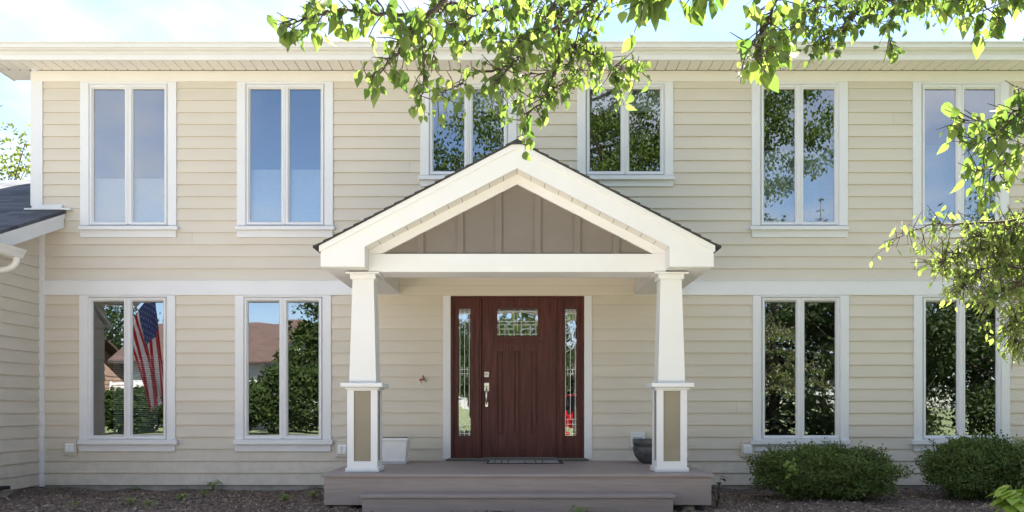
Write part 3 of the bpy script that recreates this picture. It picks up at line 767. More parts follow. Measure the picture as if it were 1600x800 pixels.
for s_ in (-1, 1):
    n = 20
    for i in range(n):                             # stepped shingle courses
        u0, u1 = 2.025 * i / n, 2.025 * (i + 1) / n + .012
        za, zb2 = top - st * u0, top - st * u1
        mb.prism_y([(s_ * u0, za + .004), (s_ * u0, za + .012), (s_ * u1, zb2 + .026), (s_ * u1, zb2 + .004)], FY - .035 + rnd.uniform(-.002, .002), -.005)
mb.prism_y([(-.10, top - .03), (0, top + .022), (.10, top - .03), (0, top - .03)], FY - .037, -.01)
mb.build('porch_roof', M['porch_shingle'], house)

# ---- small fittings on the wall
def outlet(cx, cy, grey=False):
    mb = MB()
    if not grey:
        pbox(mb, cx - 10.5, cx + 10.5, cy - 12, cy + 12, -.05, -.003, .004); o = mb.build('outlet_block', M['siding'], house)
        mb = MB(); pbox(mb, cx - 7, cx + 7, cy - 7, cy + 7.5, -.064, -.05, .004)
        for s_ in (-1, 1): pbox(mb, cx + s_ * 3.3 - 2.4, cx + s_ * 3.3 + 2.4, cy - 5.5, cy + 6, -.074, -.064, .004)
        mb.build('outlet_cover', M['white'], o)
    else:
        pbox(mb, cx - 11, cx + 11, cy - 12, cy + 12, -.045, -.003, .004); o = mb.build('outlet_block', M['cream'], house)
        mb = MB(); pbox(mb, cx - 8, cx + 8, cy - 4, cy + 8, -.058, -.045, .004); mb.build('outlet_cover', M['screen'], o)
outlet(108.5, 700); outlet(534.5, 702); outlet(1168.5, 702); outlet(996.5, 687, True)
q = P(662, 593, -.03)
mb = MB()
for k in range(5):
    e = q + Vector((rnd.uniform(-.04, .06), rnd.uniform(-.05, -.02), rnd.uniform(-.045, .03)))
    mb.tube([(q.x + .01, -.015, q.z), q + (e - q) * .5 + Vector((0, -.02, .015)), e], .005, 6)
wr = mb.build('loose_wires', M['brass'], house)
mb = MB(); mb.tube([q + Vector((-.025, -.04, .0)), q + Vector((-.04, -.05, -.012))], [.011, .014], 8); mb.tube([q + Vector((.005, -.04, .03)), q + Vector((-.005, -.05, .045))], [.009, .012], 8)
mb.build('wire_cap', M['red_plastic'], wr)

# ------------------------------------------------------------------ things on the porch
def square_pot(cx, cy, z):
    t = thing('planter', 'white square planter with flared sides beside the left porch column', 'planter', (cx, cy, z))
    mb = MB(); mb.frustum(cx, cy, z + .012, .128, z + .275, .152); mb.box(cx - .165, cx + .165, cy - .165, cy + .165, z + .272, z + .305, 0, .006)
    mb.build('pot', M['pot_white'], t)
    mb = MB(); mb.frustum(cx, cy, z, .135, z + .035, .155); mb.build('saucer', M['pot_white'], t)
    mb = MB(); mb.box(cx - .15, cx + .15, cy - .15, cy + .15, z + .3, z + .3065); mb.build('soil', M['mulch'], t)
square_pot(-1.445, -.50, DZ)
cx, cy = 1.592, -.50
t = thing('bowl_planter', 'round dark grey glazed bowl planter behind the right porch column', 'planter', (cx, cy, DZ))
mb = MB(); mb.lathe([(.10, DZ), (.14, DZ + .02), (.19, DZ + .085), (.212, DZ + .15), (.215, DZ + .19), (.203, DZ + .20), (.203, DZ + .235), (.213, DZ + .245), (.213, DZ + .285), (.195, DZ + .285), (.19, DZ + .24)], cx, cy, 40); mb.build('bowl', M['pot_dark'], t)
mb = MB(); mb.lathe([(.2035, DZ + .198), (.2065, DZ + .205), (.2065, DZ + .232), (.2035, DZ + .24)], cx, cy, 40); mb.build('band', M['black'], t)
mb = MB(); mb.lathe([(.0, DZ + .25), (.194, DZ + .25)], cx, cy, 24); mb.build('soil', M['mulch'], t)
# door mat with block pattern
a = P(760, 725.5, -.62); b = P(881, 725.5, -.62)
t = thing('door_mat', 'thin grey and black patterned doormat in front of the maroon door', 'doormat', ((a.x + b.x) / 2, -.42, DZ))
mb = MB(); mb.box(a.x, b.x, -.62, -.14, DZ, DZ + .010, 0, .003); mb.build('mat_base', M['mat_dark'], t)
mb = MB(); xx = a.x + .02
while xx < b.x - .08:
    ww = rnd.choice((.08, .13, .20)); ww = min(ww, b.x - .02 - xx)
    for (ya, yb2) in ((-.605, -.46), (-.45, -.30), (-.29, -.155)):
        o_ = rnd.uniform(-.01, .01); mb.box(xx, xx + ww - .012 + o_ * .3, ya, yb2, DZ + .009, DZ + .014, 0, .003)
    xx += ww
mb.build('mat_blocks', M['mat_grey'], t)

# stones under the deck
for i, (px_, yy, r_, lab) in enumerate(((535, -1.98, .11, 'rounded olive field stone tucked under the left end of the deck'), (1075, -2.0, .07, 'small field stone tucked under the right end of the deck'))):
    mb = MB(); X0 = X_(px_, yy); prof = [(.25 * r_, -.03), (r_, 0.0), (r_ * 1.0, .03), (r_ * .6, .055), (0.01, .06)]
    vs0 = len(mb.v); mb.lathe(prof, X0, yy, 14)
    mb.v = [(x * 1 + rnd.uniform(-.008, .008), y_, z_ + rnd.uniform(-.004, .004)) for x, y_, z_ in mb.v]
    tag(mb.build('stone', M['stone'], loc=(X0, yy, 0)), lab, 'stone', 'stones under the deck')

# ------------------------------------------------------------------ mulch chips (uncountable)
mb = MB()
for i in range(24000):
    x = rnd.uniform(-6.0, 6.6); y = -rnd.random() ** .8 * 2.6
    if -1.9 < x < 1.9 and y > -2.0: continue
    p = Vector((x, y, gz(x, y) + .006))
    d = Vector((rnd.gauss(0, 1), rnd.gauss(0, 1), rnd.gauss(0, .35)))
    nn = Vector((rnd.gauss(0, .5), rnd.gauss(0, .5), 1))
    mb.chip(p, d, nn, rnd.choice((.5, .8, 1, 1, 1.6)) * rnd.uniform(.014, .045), rnd.uniform(.007, .022), .1)
tag(mb.build('mulch_chips', M['chips']), 'brown shredded bark mulch scattered over the planting bed', 'mulch', None, 'stuff')

# ------------------------------------------------------------------ shrubs
def rdir(z=0.0):
    v = Vector((rnd.gauss(0, 1), rnd.gauss(0, 1), rnd.gauss(0, 1) + z)); return v.normalized()
def shrub(name, label, cx, cy, rx, ry, h, n, m, leaf=(.022, .012), lump=.22, twigs=60, group=None):
    t = thing(name, label, 'shrub', (cx, cy, 0), group)
    mb = MB(); st_ = MB(); off = rnd.uniform(0, 50)
    for i in range(n):
        u = rdir(.25)
        r = 1 - abs(rnd.gauss(0, .26))
        if r < .3: continue
        bump_ = 1 + lump * mnoise.noise(Vector((u.x * 2.3 + off, u.y * 2.3, u.z * 2.3))) + .12 * mnoise.noise(Vector((u.x * 7 + off, u.y * 7, u.z * 7)))
        e = 1 / (abs(u.x) ** 2.6 + abs(u.y) ** 2.6 + abs(u.z) ** 2.6) ** (1 / 2.6)
        p = Vector((cx + u.x * rx * r * bump_ * e, cy + u.y * ry * r * bump_ * e, h * .5 + u.z * h * .5 * r * bump_ * e))
        if p.z < .02: p.z = rnd.uniform(.02, .12)
        d = rdir() + u * .35 + Vector((0, 0, .2))
        mb.chip(p, d, u + Vector((0, 0, .7)) + rdir() * .8, rnd.uniform(.7, 1.3) * leaf[0], rnd.uniform(.7, 1.2) * leaf[1], .15)
    for i in range(twigs):
        u = rdir(.7); u.z = abs(u.z)
        e = 1 / (abs(u.x) ** 2.6 + abs(u.y) ** 2.6 + abs(u.z) ** 2.6) ** (1 / 2.6)
        p = Vector((cx + u.x * rx * e * .9, cy + u.y * ry * e * .9, h * .5 + u.z * h * .45 * e))
        d = (u + rdir() * .5 + Vector((0, 0, .5))).normalized(); ln = rnd.uniform(.06, .17)
        st_.tube([p, p + d * ln], [.0022, .001], 4)
        for k in range(9):
            q_ = p + d * (ln * (.2 + .8 * k / 8)); mb.chip(q_, d * .5 + rdir() * .9, rdir(.5), leaf[0], leaf[1], .15)
    for i in range(14):
        a_ = rnd.uniform(0, 6.28); st_.tube([(cx + .05 * math.cos(a_), cy + .05 * math.sin(a_), -.03), (cx + rx * .3 * math.cos(a_), cy + ry * .3 * math.sin(a_), h * .35), (cx + rx * .75 * math.cos(a_), cy + ry * .75 * math.sin(a_), h * .6)], [.009, .006, .003], 5)
    mb.build('foliage', m, t); st_.build('stems', M['bark'], t)
    return t
b1 = shrub('boxwood_shrub', 'wide dense dark green shrub below the window next to the porch', 3.46, -1.02, .77, .46, .56, 30000, M['box'], (.036, .018), .38, 130, 'clipped shrubs under the right windows')
mb = MB()
for i in range(26):
    p = P(1236 + rnd.gauss(0, 7), 735 + rnd.gauss(0, 10), -1.50 + rnd.uniform(0, .08)); mb.leaf(p, rdir(-.2), Vector((rnd.gauss(0, .4), -1, .5)), .05, .035)
o = mb.build('pale_sprig', M['weed'], b1)
shrub('boxwood_shrub', 'dense dark green shrub under the rightmost window behind the lime leaves', 5.20, -.98, .55, .46, .665, 25000, M['box'], (.036, .018), .34, 100, 'clipped shrubs under the right windows')
shrub('variegated_shrub', 'pale cream and green variegated shrub at the right edge of the bed', 5.66, -1.35, .27, .35, .66, 3600, M['varieg'], (.045, .025), .3, 30)

def rosette(name, label, cat, x, y, n, ln, wd, m, tall=.18, group=None, droop=.5):
    z = gz(x, y) - .01
    t = thing(name, label, cat, (x, y, z), group)
    mb = MB(); st_ = MB(); b = Vector((x, y, z))
    for i in range(n):
        a_ = 2.4 * i + rnd.uniform(-.3, .3); rr = rnd.uniform(.25, 1) * ln * 1.3; hh = tall * rnd.uniform(.5, 1)
        o_ = Vector((math.cos(a_), math.sin(a_), 0)); p = b + o_ * rr * .55 + Vector((0, 0, hh))
        st_.tube([b, b + o_ * rr * .3 + Vector((0, 0, hh * .7)), p], [.003, .0025, .002], 4)
        mb.leaf(p, o_ + Vector((0, 0, -droop * rnd.uniform(.2, 1))), Vector((0, 0, 1)) + rdir() * .25, ln * rnd.uniform(.75, 1.1), wd * rnd.uniform(.8, 1.1), .18, .18)
    mb.build('leaves', m, t); st_.build('stems', m, t)
hx = X_(1580, -3.1); rosette('hosta', 'broad lime yellow leafy plant at the bottom right corner', 'plant', hx + .05, -3.1, 44, .16, .13, M['lime'], .36, None, .6)
weeds = [((333, 757), 5, .07, 'leafy green weed standing tallest against the foundation wall'), ((212, 757), 4, .045, 'spindly weed close to the foundation below the flag window'),
         ((205, 783), 5, .05, 'small weed sprouting in front of the foundation weed'), ((117, 786), 4, .04, 'tiny yellow green sprout at the far left of the mulch'),
         ((283, 778), 12, .05, 'patch of pale fern like weeds in the middle of the mulch'), ((232, 790), 4, .05, 'yellowish upright sprout low in the left mulch'),
         ((318, 770), 9, .045, 'low grey green weed below the leafy one'), ((445, 780), 10, .045, 'flat green weed in the mulch left of the deck'), ((490, 772), 10, .05, 'bushy little weed touching the left end of the deck'),
         ((1098, 775), 8, .05, 'small weed below the right end of the deck')]
for (px_, py_), n_, ln_, lab in weeds:
    d_ = ZC * F / (py_ + 6 - HZ); y_ = min(d_ - D, -.08); x_ = X_(px_, y_)
    ln_ *= 1.3; rosette('weed', lab, 'weed', x_, y_, n_ + 3, ln_, ln_ * .45, M['weed'], ln_ * 1.5, 'weeds in the mulch', .2)
yv = -1.75; rosette('creeping_plant', 'green leafy stem leaning over the right edge of the deck', 'plant', X_(1121, yv), yv, 6, .10, .06, M['hedge'], .33, None, .3)
rosette('grass_tuft', 'small bright tuft of leaves growing in front of the step', 'plant', X_(905, -2.42), -2.42, 9, .10, .03, M['weed'], .10, None, .2)

# ------------------------------------------------------------------ trees
def spline(pts, n=6):
    out = []; pts = [Vector(p) for p in pts]
    for i in range(len(pts) - 1):
        p0, p1, p2, p3 = pts[max(i - 1, 0)], pts[i], pts[i + 1], pts[min(i + 2, len(pts) - 1)]
        for k in range(n):
            t_ = k / n
            out.append(.5 * ((2 * p1) + (p2 - p0) * t_ + (2 * p0 - 5 * p1 + 4 * p2 - p3) * t_ * t_ + (3 * p1 - p0 - 3 * p2 + p3) * t_ ** 3))
    out.append(pts[-1]); return out
def leafy(wood, leaves, path, r0, r1, dens, ll, spread, twig=(.05, .13), hang=.9, start=0.0, wl=.62, gap=.0):
    """a branch along path with side twigs carrying hanging leaves"""
    sp = spline(path, 6); n = len(sp)
    sp = [p + rdir() * .006 for p in sp]
    wood.tube(sp, [r0 + (r1 - r0) * i / (n - 1) for i in range(n)], 6)
    ln = sum((sp[i + 1] - sp[i]).length for i in range(n - 1)); cnt = int(ln * dens)
    for k in range(cnt):
        f = start + (1 - start) * (k + rnd.random()) / max(cnt, 1); i = min(int(f * (n - 1)), n - 2); p = sp[i].lerp(sp[i + 1], f * (n - 1) - i)
        dirn = (sp[i + 1] - sp[i]).normalized()
        tw = (dirn * rnd.uniform(.1, .9) + rdir() * spread + Vector((0, 0, rnd.uniform(-.5, .35)))).normalized(); tl = rnd.uniform(*twig)
        e = p + tw * tl; wood.tube([p, p + tw * tl * .5 + rdir() * .006, e], [.0028, .0022, .0015], 4)
        for q_ in range(rnd.choice((1, 2, 2, 3, 3))):
            b = p.lerp(e, rnd.uniform(.4, 1)); pd = (rdir() + Vector((0, 0, -.5))).normalized(); pe = b + pd * rnd.uniform(.015, .035)
            leaves.tube([b, pe], .0009, 3)
            d = Vector((rnd.gauss(0, .5), rnd.gauss(0, .5), -hang)); L_ = ll * min(1.1, max(.34, rnd.gauss(.74, .2)))
            leaves.leaf(pe, d, Vector((rnd.gauss(0, .8), -1, rnd.gauss(.2, .6))), L_, L_ * wl * rnd.uniform(.85, 1.15), rnd.uniform(.0, .75), rnd.uniform(-.25, .6))

def near(path, d0, d1):
    n = len(path); return [P(x, y, d0 + (d1 - d0) * i / max(n - 1, 1) - D) for i, (x, y) in enumerate(path)]

# pear tree: trunk behind and right of the camera, low limbs hanging into view
TX, TY_ = 1.75, -12.4
pear = thing('pear_tree', 'large pear tree with broad green leaves hanging over the top of the view', 'tree', (TX, TY_, 0))
mb = MB()
mb.tube(spline([(TX, TY_, -.1), (TX + .03, TY_ + .05, 1.2), (TX, TY_, 2.3), (TX + .1, TY_, 4.5), (TX + .3, TY_ - .1, 7), (TX + .4, TY_, 10.5)], 4), [.24, .21, .19, .18, .18, .17, .17, .16, .15, .14, .13, .12, .11, .1, .09, .08, .07, .06, .05, .04, .03], 12)
for k in range(16):
    a_ = k * 2.4; z_ = 3.5 + k * .45; r_ = 4.2 * (1 - abs(z_ - 6.0) / 8)
    mb.tube(spline([(TX, TY_, z_), (TX + 1.0 + r_ * .5 * math.cos(a_), TY_ + r_ * .5 * math.sin(a_), z_ + .9), (TX + 1.0 + r_ * math.cos(a_), TY_ + r_ * math.sin(a_), z_ + 1.3)], 4), [.07, .06, .055, .05, .045, .04, .03, .02, .015], 6)
mb.build('trunk', M['bark'], pear)
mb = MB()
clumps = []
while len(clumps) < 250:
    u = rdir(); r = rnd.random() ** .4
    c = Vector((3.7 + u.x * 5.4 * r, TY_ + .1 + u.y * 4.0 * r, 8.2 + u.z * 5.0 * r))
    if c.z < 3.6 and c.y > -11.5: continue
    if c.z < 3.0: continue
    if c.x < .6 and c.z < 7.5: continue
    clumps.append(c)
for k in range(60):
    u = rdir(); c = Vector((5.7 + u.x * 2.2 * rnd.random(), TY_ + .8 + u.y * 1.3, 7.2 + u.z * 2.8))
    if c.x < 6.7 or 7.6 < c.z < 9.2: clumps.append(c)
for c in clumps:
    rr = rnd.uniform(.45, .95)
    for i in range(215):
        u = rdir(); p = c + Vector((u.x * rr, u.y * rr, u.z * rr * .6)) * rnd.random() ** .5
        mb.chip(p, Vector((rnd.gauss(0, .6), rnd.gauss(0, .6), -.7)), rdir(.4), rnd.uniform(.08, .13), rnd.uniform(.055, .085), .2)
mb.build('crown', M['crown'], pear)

def limb(paths, root, r_root):
    """one branch part of the pear tree, its leaves a sub-part"""
    wd = MB(); lv = MB()
    for (path, d0, d1, r0, r1, dens, ll, spread, kw) in paths:
        pts = near(path, d0, d1)
        leafy(wd, lv, pts, r0, r1, dens * 1.4, ll, spread, **kw)
    if root:
        a = near(paths[0][0][:1], paths[0][1], paths[0][1])[0]; rt = Vector(root)
        k1 = Vector((rnd.uniform(-.25, .25), 0, .35 + rnd.uniform(0, .2))); k2 = Vector((rnd.uniform(-.12, .12), 0, .30))
        sp = spline([rt, rt.lerp(a, .35) + k1, rt.lerp(a, .65) + k2, rt.lerp(a, .88) + Vector((0, 0, .16)), a], 5)
        wd.tube(sp, [r_root + (paths[0][3] - r_root) * (i / 20) ** .6 for i in range(21)], 7)
        for q0 in range(4, 17, 2):                 # leafy side shoots above the frame
            b0 = sp[q0]; o_ = Vector((rnd.choice((-1, 1)) * rnd.uniform(.4, 1), rnd.uniform(-.1, .7), rnd.uniform(.15, .6))) * .45
            leafy(wd, lv, [b0, b0 + o_ * .5 + Vector((0, 0, .05)), b0 + o_], .006, .002, 26, .07, .8)
    b = wd.build('branch', M['bark'], pear)
    lv.build('leaves', M['pear'], b)
K = dict
limb([([(705, -14), (692, 0), (665, 27), (655, 34), (640, 25), (610, 22), (580, 20), (550, 17), (520, 16), (495, 24), (470, 30), (440, 36)], 3.5, 3.15, .011, .003, 34, .080, .8, K(start=.15)),
      ([(660, 32), (646, 52), (632, 72), (612, 91), (597, 108), (575, 121)], 3.4, 3.2, .006, .002, 26, .070, .7, K(start=.25)),
      ([(655, 37), (637, 50), (622, 70)], 3.4, 3.3, .004, .0015, 26, .07, .6, K(start=.3)),
      ([(655, 46), (660, 65), (661, 100), (662, 140), (655, 155)], 3.4, 3.4, .004, .0015, 34, .055, .6, K(start=.35)),
      ([(669, 32), (675, 55), (679, 85), (675, 112)], 3.4, 3.5, .004, .0015, 26, .06, .7, K()),
      ([(520, 16), (505, 2), (490, -8)], 3.3, 3.2, .004, .002, 40, .07, .9, K()),
      ([(600, 20), (590, 0), (575, -12)], 3.4, 3.4, .004, .002, 40, .065, .9, K())],
     (TX - .1, TY_ + .1, 3.4), .05)
limb([([(940, -15), (928, 0), (910, 15), (874, 38), (841, 57), (820, 68), (796, 77)], 3.9, 3.7, .014, .004, 44, .068, .9, K()),
      ([(841, 57), (820, 81), (799, 102), (772, 132)], 3.8, 3.6, .007, .002, 40, .064, .8, K()),
      ([(800, 98), (782, 108), (740, 114), (718, 132), (700, 141), (680, 157)], 3.7, 3.5, .005, .002, 36, .056, .8, K()),
      ([(800, -12), (793, 0), (760, 15), (730, 28), (700, 39), (668, 48)], 3.8, 3.6, .007, .002, 55, .068, .9, K()),
      ([(868, 5), (850, 32), (835, 57), (805, 62), (780, 70)], 3.9, 3.8, .006, .002, 48, .064, .9, K()),
      ([(916, 12), (907, 39), (892, 93), (886, 105)], 4.0, 4.1, .005, .002, 42, .06, .8, K()),
      ([(760, -10), (730, 0), (700, 8), (690, 20)], 3.9, 3.7, .006, .002, 75, .068, .9, K()),
      ([(840, -8), (810, 12), (780, 30), (740, 52), (720, 75)], 4.0, 3.9, .006, .002, 55, .064, .9, K()),
      ([(900, -5), (880, 10), (855, 12), (825, 20)], 4.1, 4.0, .006, .002, 60, .064, .9, K())],
     (TX, TY_ + .1, 4.0), .06)
limb([([(873, -15), (874, 0), (875, 30), (875, 63), (877, 72), (868, 111), (856, 138), (857, 153), (829, 174), (817, 183), (822, 205)], 4.1, 4.0, .012, .002, 48, .062, .9, K()),
      ([(877, 65), (895, 72), (919, 81), (940, 90), (955, 103), (979, 105), (1003, 112)], 4.1, 3.9, .007, .002, 62, .058, .9, K()),
      ([(857, 150), (841, 150), (805, 163)], 4.05, 4.0, .004, .0015, 46, .055, .8, K()),
      ([(857, 140), (880, 130), (900, 110), (920, 100)], 4.05, 4.2, .004, .0015, 48, .055, .8, K()),
      ([(955, 103), (962, 118), (965, 135)], 3.95, 3.95, .003, .0012, 60, .055, .8, K()),
      ([(919, 81), (915, 60), (925, 40), (945, 10), (960, -10)], 4.1, 4.1, .005, .002, 46, .055, .9, K()),
      ([(868, 111), (840, 115), (810, 120), (790, 140), (770, 150)], 4.1, 4.0, .004, .0015, 52, .056, .9, K())],
     (TX + .05, TY_ + .1, 4.3), .06)
limb([([(1120, -55), (1060, -45), (1040, -30), (1021, -14), (1003, 0)], 2.9, 2.8, .006, .002, 30, .085, .6, K(start=.3)),
      ([(1130, -50), (1110, -38), (1095, -28), (1080, -20)], 2.9, 2.8, .005, .002, 40, .085, .6, K()),
      ([(1010, -40), (990, -30), (975, -24)], 2.8, 2.8, .005, .002, 46, .085, .6, K())],
     (TX + .05, TY_ + .2, 3.3), .04)
limb([([(1222, -18), (1212, 0), (1205, 20), (1197, 41), (1190, 69), (1179, 96)], 2.95, 2.9, .008, .002, 58, .075, .9, K()),
      ([(1197, 41), (1180, 60), (1170, 72)], 2.95, 2.9, .004, .0015, 46, .07, .8, K()),
      ([(1190, 69), (1205, 74), (1215, 76)], 2.95, 2.9, .003, .0015, 50, .06, .8, K())],
     (TX + .1, TY_ + .2, 3.2), .04)
limb([([(1385, -15), (1370, 0), (1340, 20), (1321, 37), (1299, 54), (1276, 71)], 5.2, 5.0, .012, .003, 78, .070, 1., K(twig=(.06, .2))),
      ([(1400, -14), (1340, 0), (1300, 8), (1260, 15), (1245, 40)], 5.2, 5.1, .007, .002, 78, .066, 1., K(twig=(.06, .2))),
      ([(1300, -12), (1270, 0), (1250, 20), (1235, 45)], 5.3, 5.2, .006, .002, 60, .064, 1., K(twig=(.06, .2))),
      ([(1410, -20), (1397, 0), (1392, 28), (1388, 50), (1390, 72)], 4.8, 4.7, .006, .002, 40, .066, .8, K()),
      ([(1500, -20), (1470, -8), (1440, -2), (1415, 6)], 4.6, 4.5, .008, .002, 70, .070, .9, K()),
      ([(1350, -8), (1380, 0), (1420, 0), (1460, 10)], 4.8, 4.8, .006, .002, 55, .066, .9, K())],
     (TX + .4, TY_ + .2, 4.0), .06)
limb([([(1640, -30), (1590, -16), (1540, -10), (1500, -6)], 3.4, 3.3, .008, .003, 60, .072, .9, K()),
      ([(1535, -10), (1534, 10), (1536, 32)], 3.3, 3.3, .003, .0015, 30, .085, .5, K()),
      ([(1507, -8), (1504, 20)], 3.3, 3.3, .003, .0015, 30, .080, .5, K()),
      ([(1575, -12), (1567, 5), (1558, 22)], 3.4, 3.3, .003, .0015, 34, .075, .5, K())],
     (TX + .5, TY_ + .2, 3.5), .04)
limb([([(1700, 90), (1640, 140), (1605, 165), (1578, 191), (1550, 213), (1520, 228)], 3.6, 3.4, .010, .002, 30, .070, .8, K(start=.25)),
      ([(1605, 165), (1560, 186), (1525, 186), (1505, 190)], 3.55, 3.4, .005, .002, 40, .066, .8, K()),
      ([(1640, 130), (1615, 140), (1590, 138)], 3.55, 3.5, .005, .002, 44, .08, .8, K()),
      ([(1650, 200), (1600, 225), (1572, 255), (1552, 280), (1545, 300)], 3.6, 3.5, .005, .002, 48, .052, .8, K()),
      ([(1572, 255), (1550, 262), (1525, 266)], 3.55, 3.4, .004, .0015, 42, .07, .8, K())],
     (TX + .6, TY_ + .2, 3.0), .05)

# small crab apple at the right, trunk out of frame
OX, OY = 4.25, -4.9
orn = thing('crabapple_tree', 'small leaning tree with fine glossy leaves reaching in at the right', 'tree', (OX, OY, 0))
wd = MB(); lv = MB()
wd.tube(spline([(OX, OY, -.1), (OX - .05, OY, .6), (OX + .05, OY + .02, 1.2), (OX - .05, OY, 1.9), (OX, OY, 2.8)], 4), [.06 - .0028 * i for i in range(17)], 8)
orn_paths = [([(1720, 330), (1640, 335), (1560, 346), (1500, 350), (1450, 352), (1395, 374)], 5.1, 4.9, 24, .2),
             ([(1720, 400), (1640, 380), (1560, 385), (1500, 398), (1472, 410)], 5.2, 4.9, 66, .2), ([(1720, 430), (1640, 425), (1560, 415), (1515, 430), (1497, 445)], 5.2, 5.0, 66, .2),
             ([(1720, 450), (1640, 440), (1590, 448), (1540, 465)], 5.1, 4.8, 72, .2), ([(1720, 440), (1640, 440), (1600, 470), (1580, 515), (1590, 540)], 5.2, 5.1, 70, .2),
             ([(1720, 320), (1640, 335), (1600, 345), (1550, 350)], 5.3, 5.2, 80, .2), ([(1720, 380), (1650, 390), (1600, 400), (1540, 380)], 5.3, 5.4, 80, .2), ([(1720, 350), (1650, 365), (1590, 365), (1520, 370)], 5.1, 5.0, 70, .2),
             ([(1720, 480), (1650, 470), (1610, 490), (1600, 520)], 5.2, 5.3, 72, .2), ([(1720, 420), (1650, 410), (1580, 430), (1545, 400)], 5.4, 5.3, 72, .2)]
for (pp, d0, d1, dens, st_) in orn_paths:
    pts = near(pp, d0, d1); zt_ = min(2.6, max(1.1, pts[0].z - .22)); pts = [Vector((OX, OY, zt_))] + pts
    leafy(wd, lv, pts, .013, .002, dens * (1.5 if dens < 30 else 1.7), .058, 1.0, (.04, .20), .75, st_, .44)
for k in range(13):                                # the rest of the crown, outside the frame
    a_ = R(-100 + 200 * k / 12 + rnd.uniform(-8, 8)); z_ = 1.2 + 1.4 * rnd.random(); ln = rnd.uniform(.9, 1.5)
    o_ = Vector((math.cos(a_), math.sin(a_) * .8, 0)); b0 = Vector((OX, OY, z_))
    leafy(wd, lv, [b0, b0 + o_ * ln * .4 + Vector((0, 0, .18)), b0 + o_ * ln * .75 + Vector((0, 0, .22)), b0 + o_ * ln + Vector((0, 0, .1))], .012, .002, 75, .054, 1.0, (.04, .2), .75, .25, .44)
orn_b = wd.build('trunk', M['bark'], orn); lv.build('crown', M['orn'], orn)

def leaf_tree(name, label, x, y, h, r, zc, n, m, size, trunk_r=.15, group=None, nclump=40, seed=None, flat=.8):
    t = thing(name, label, 'tree', (x, y, 0), group)
    mb = MB(); st_ = MB()
    st_.tube([(x, y, -.1), (x + .05, y, zc * .6), (x, y, h * .85)], [trunk_r, trunk_r * .75, .02], 8)
    for k in range(nclump):
        u = rdir(.1); rr = rnd.random() ** .45
        c = Vector((x + u.x * r * rr, y + u.y * r * rr, zc + u.z * (h - zc) * rr))
        b0 = Vector((x, y, min(zc * .6 + k * .6 * (h - zc) / nclump, c.z - .2)))
        st_.tube([b0, b0.lerp(c, .5) + Vector((0, 0, .1)), c], [trunk_r * .28, trunk_r * .16, .012], 5)
        cr = r * rnd.uniform(.2, .36)
        for i in range(n // nclump):
            v = rdir(); p = c + Vector((v.x, v.y, v.z * flat)) * cr * rnd.random() ** .6
            mb.chip(p, rdir(-.4), rdir(.4), size * rnd.uniform(.7, 1.3), size * .6, .2)
    st_.build('trunk', M['bark'], t); mb.build('crown', m, t); return t
leaf_tree('shade_tree', 'thin yellow green tree standing behind the left wing roof', -14.5, 12, 9.0, 2.5, 6.0, 5200, M['back_leaf'], .13, .12, None, 46)

def spruce(name, label, x, y, h, r, group=None, tiers=26, dense=1.0):
    t = thing(name, label, 'tree', (x, y, 0), group)
    st_ = MB(); mb = MB(); st_.tube([(x, y, -.1), (x, y, h)], [.16, .015], 8)
    for k in range(tiers):
        f = k / (tiers - 1); z = .35 + (h - .4) * f; rr = r * (1 - f) ** .85 + .06
        nb = max(4, int(11 * (1 - f) + 4))
        for j in range(nb):
            a_ = 6.283 * (j + rnd.random() * .6) / nb + k * .7; ln = rr * rnd.uniform(.75, 1.1)
            o_ = Vector((math.cos(a_), math.sin(a_), -.18)); b = Vector((x, y, z))
            st_.tube([b, b + o_ * ln], [.018 * (1 - f) + .004, .003], 4)
            for i in range(max(3, int(ln * 13 * dense))):
                p = b + o_ * (ln * (.15 + .85 * rnd.random())); sd = Vector((-o_.y, o_.x, 0)) * rnd.choice((-1, 1))
                mb.chip(p, (o_ * .6 + sd * rnd.uniform(.3, .9) + Vector((0, 0, rnd.uniform(-.5, .1)))), Vector((0, 0, 1)) + rdir() * .5, rnd.uniform(.14, .26), .07, .1)
    st_.build('trunk', M['bark'], t); mb.build('crown', M['spruce'], t); return t
spruce('spruce_tree', 'tall dark spruce whose top shows above the gutter at far right', 13.9, 11.8, 11.9, 2.2, None, 30)

# ------------------------------------------------------------------ across the garden, seen in the glass
fl = thing('flag', 'flag with white stars and red stripes on a slanted pole, mirrored in the window', 'flag', (-6.2, -1.54, 1.8))
pb = Vector((-6.16, -1.53, 1.74)); pt = Vector((-5.56, -2.25, 2.90)); pdv = (pt - pb).normalized()
mb = MB(); mb.tube([pb, pb + pdv * .75], .015, 10); mb.box(pb.x - .04, pb.x + .04, -1.53, -1.515, pb.z - .07, pb.z + .07); mb.tube([pb + pdv * .74, pt], .0135, 10, 1); mb.tube([pt, pt + pdv * .04], [.022, .012], 10, 1)
mb.build('pole', [M['groove'], M['pole_white']], fl)
HO, FLY = .91, 1.66
def fs(u, v):
    q_ = u / FLY
    base = pt - pdv * (.03 + v * (1 - .12 * q_))
    sq = .74 - .24 * q_
    x = pt.x + (base.x - pt.x) * sq + .16 * q_ + .03 * math.sin(v * 9 + u * 2) * q_
    y = pt.y + (base.y - pt.y) * sq - .05 * q_ + (.095 * math.sin(v * 17 + u * 1.6) + .03 * math.sin(v * 29 + 1 - u * 2)) * (.12 + .88 * q_)
    z = base.z - u * .97 + (pt.z - base.z) * .45 * q_
    return Vector((x, y, z))
mb = MB(); NU, NV = 40, 39
vs = [fs(FLY * i / NU, HO * j / NV) for i in range(NU + 1) for j in range(NV + 1)]
faces = {0: [], 1: [], 2: []}
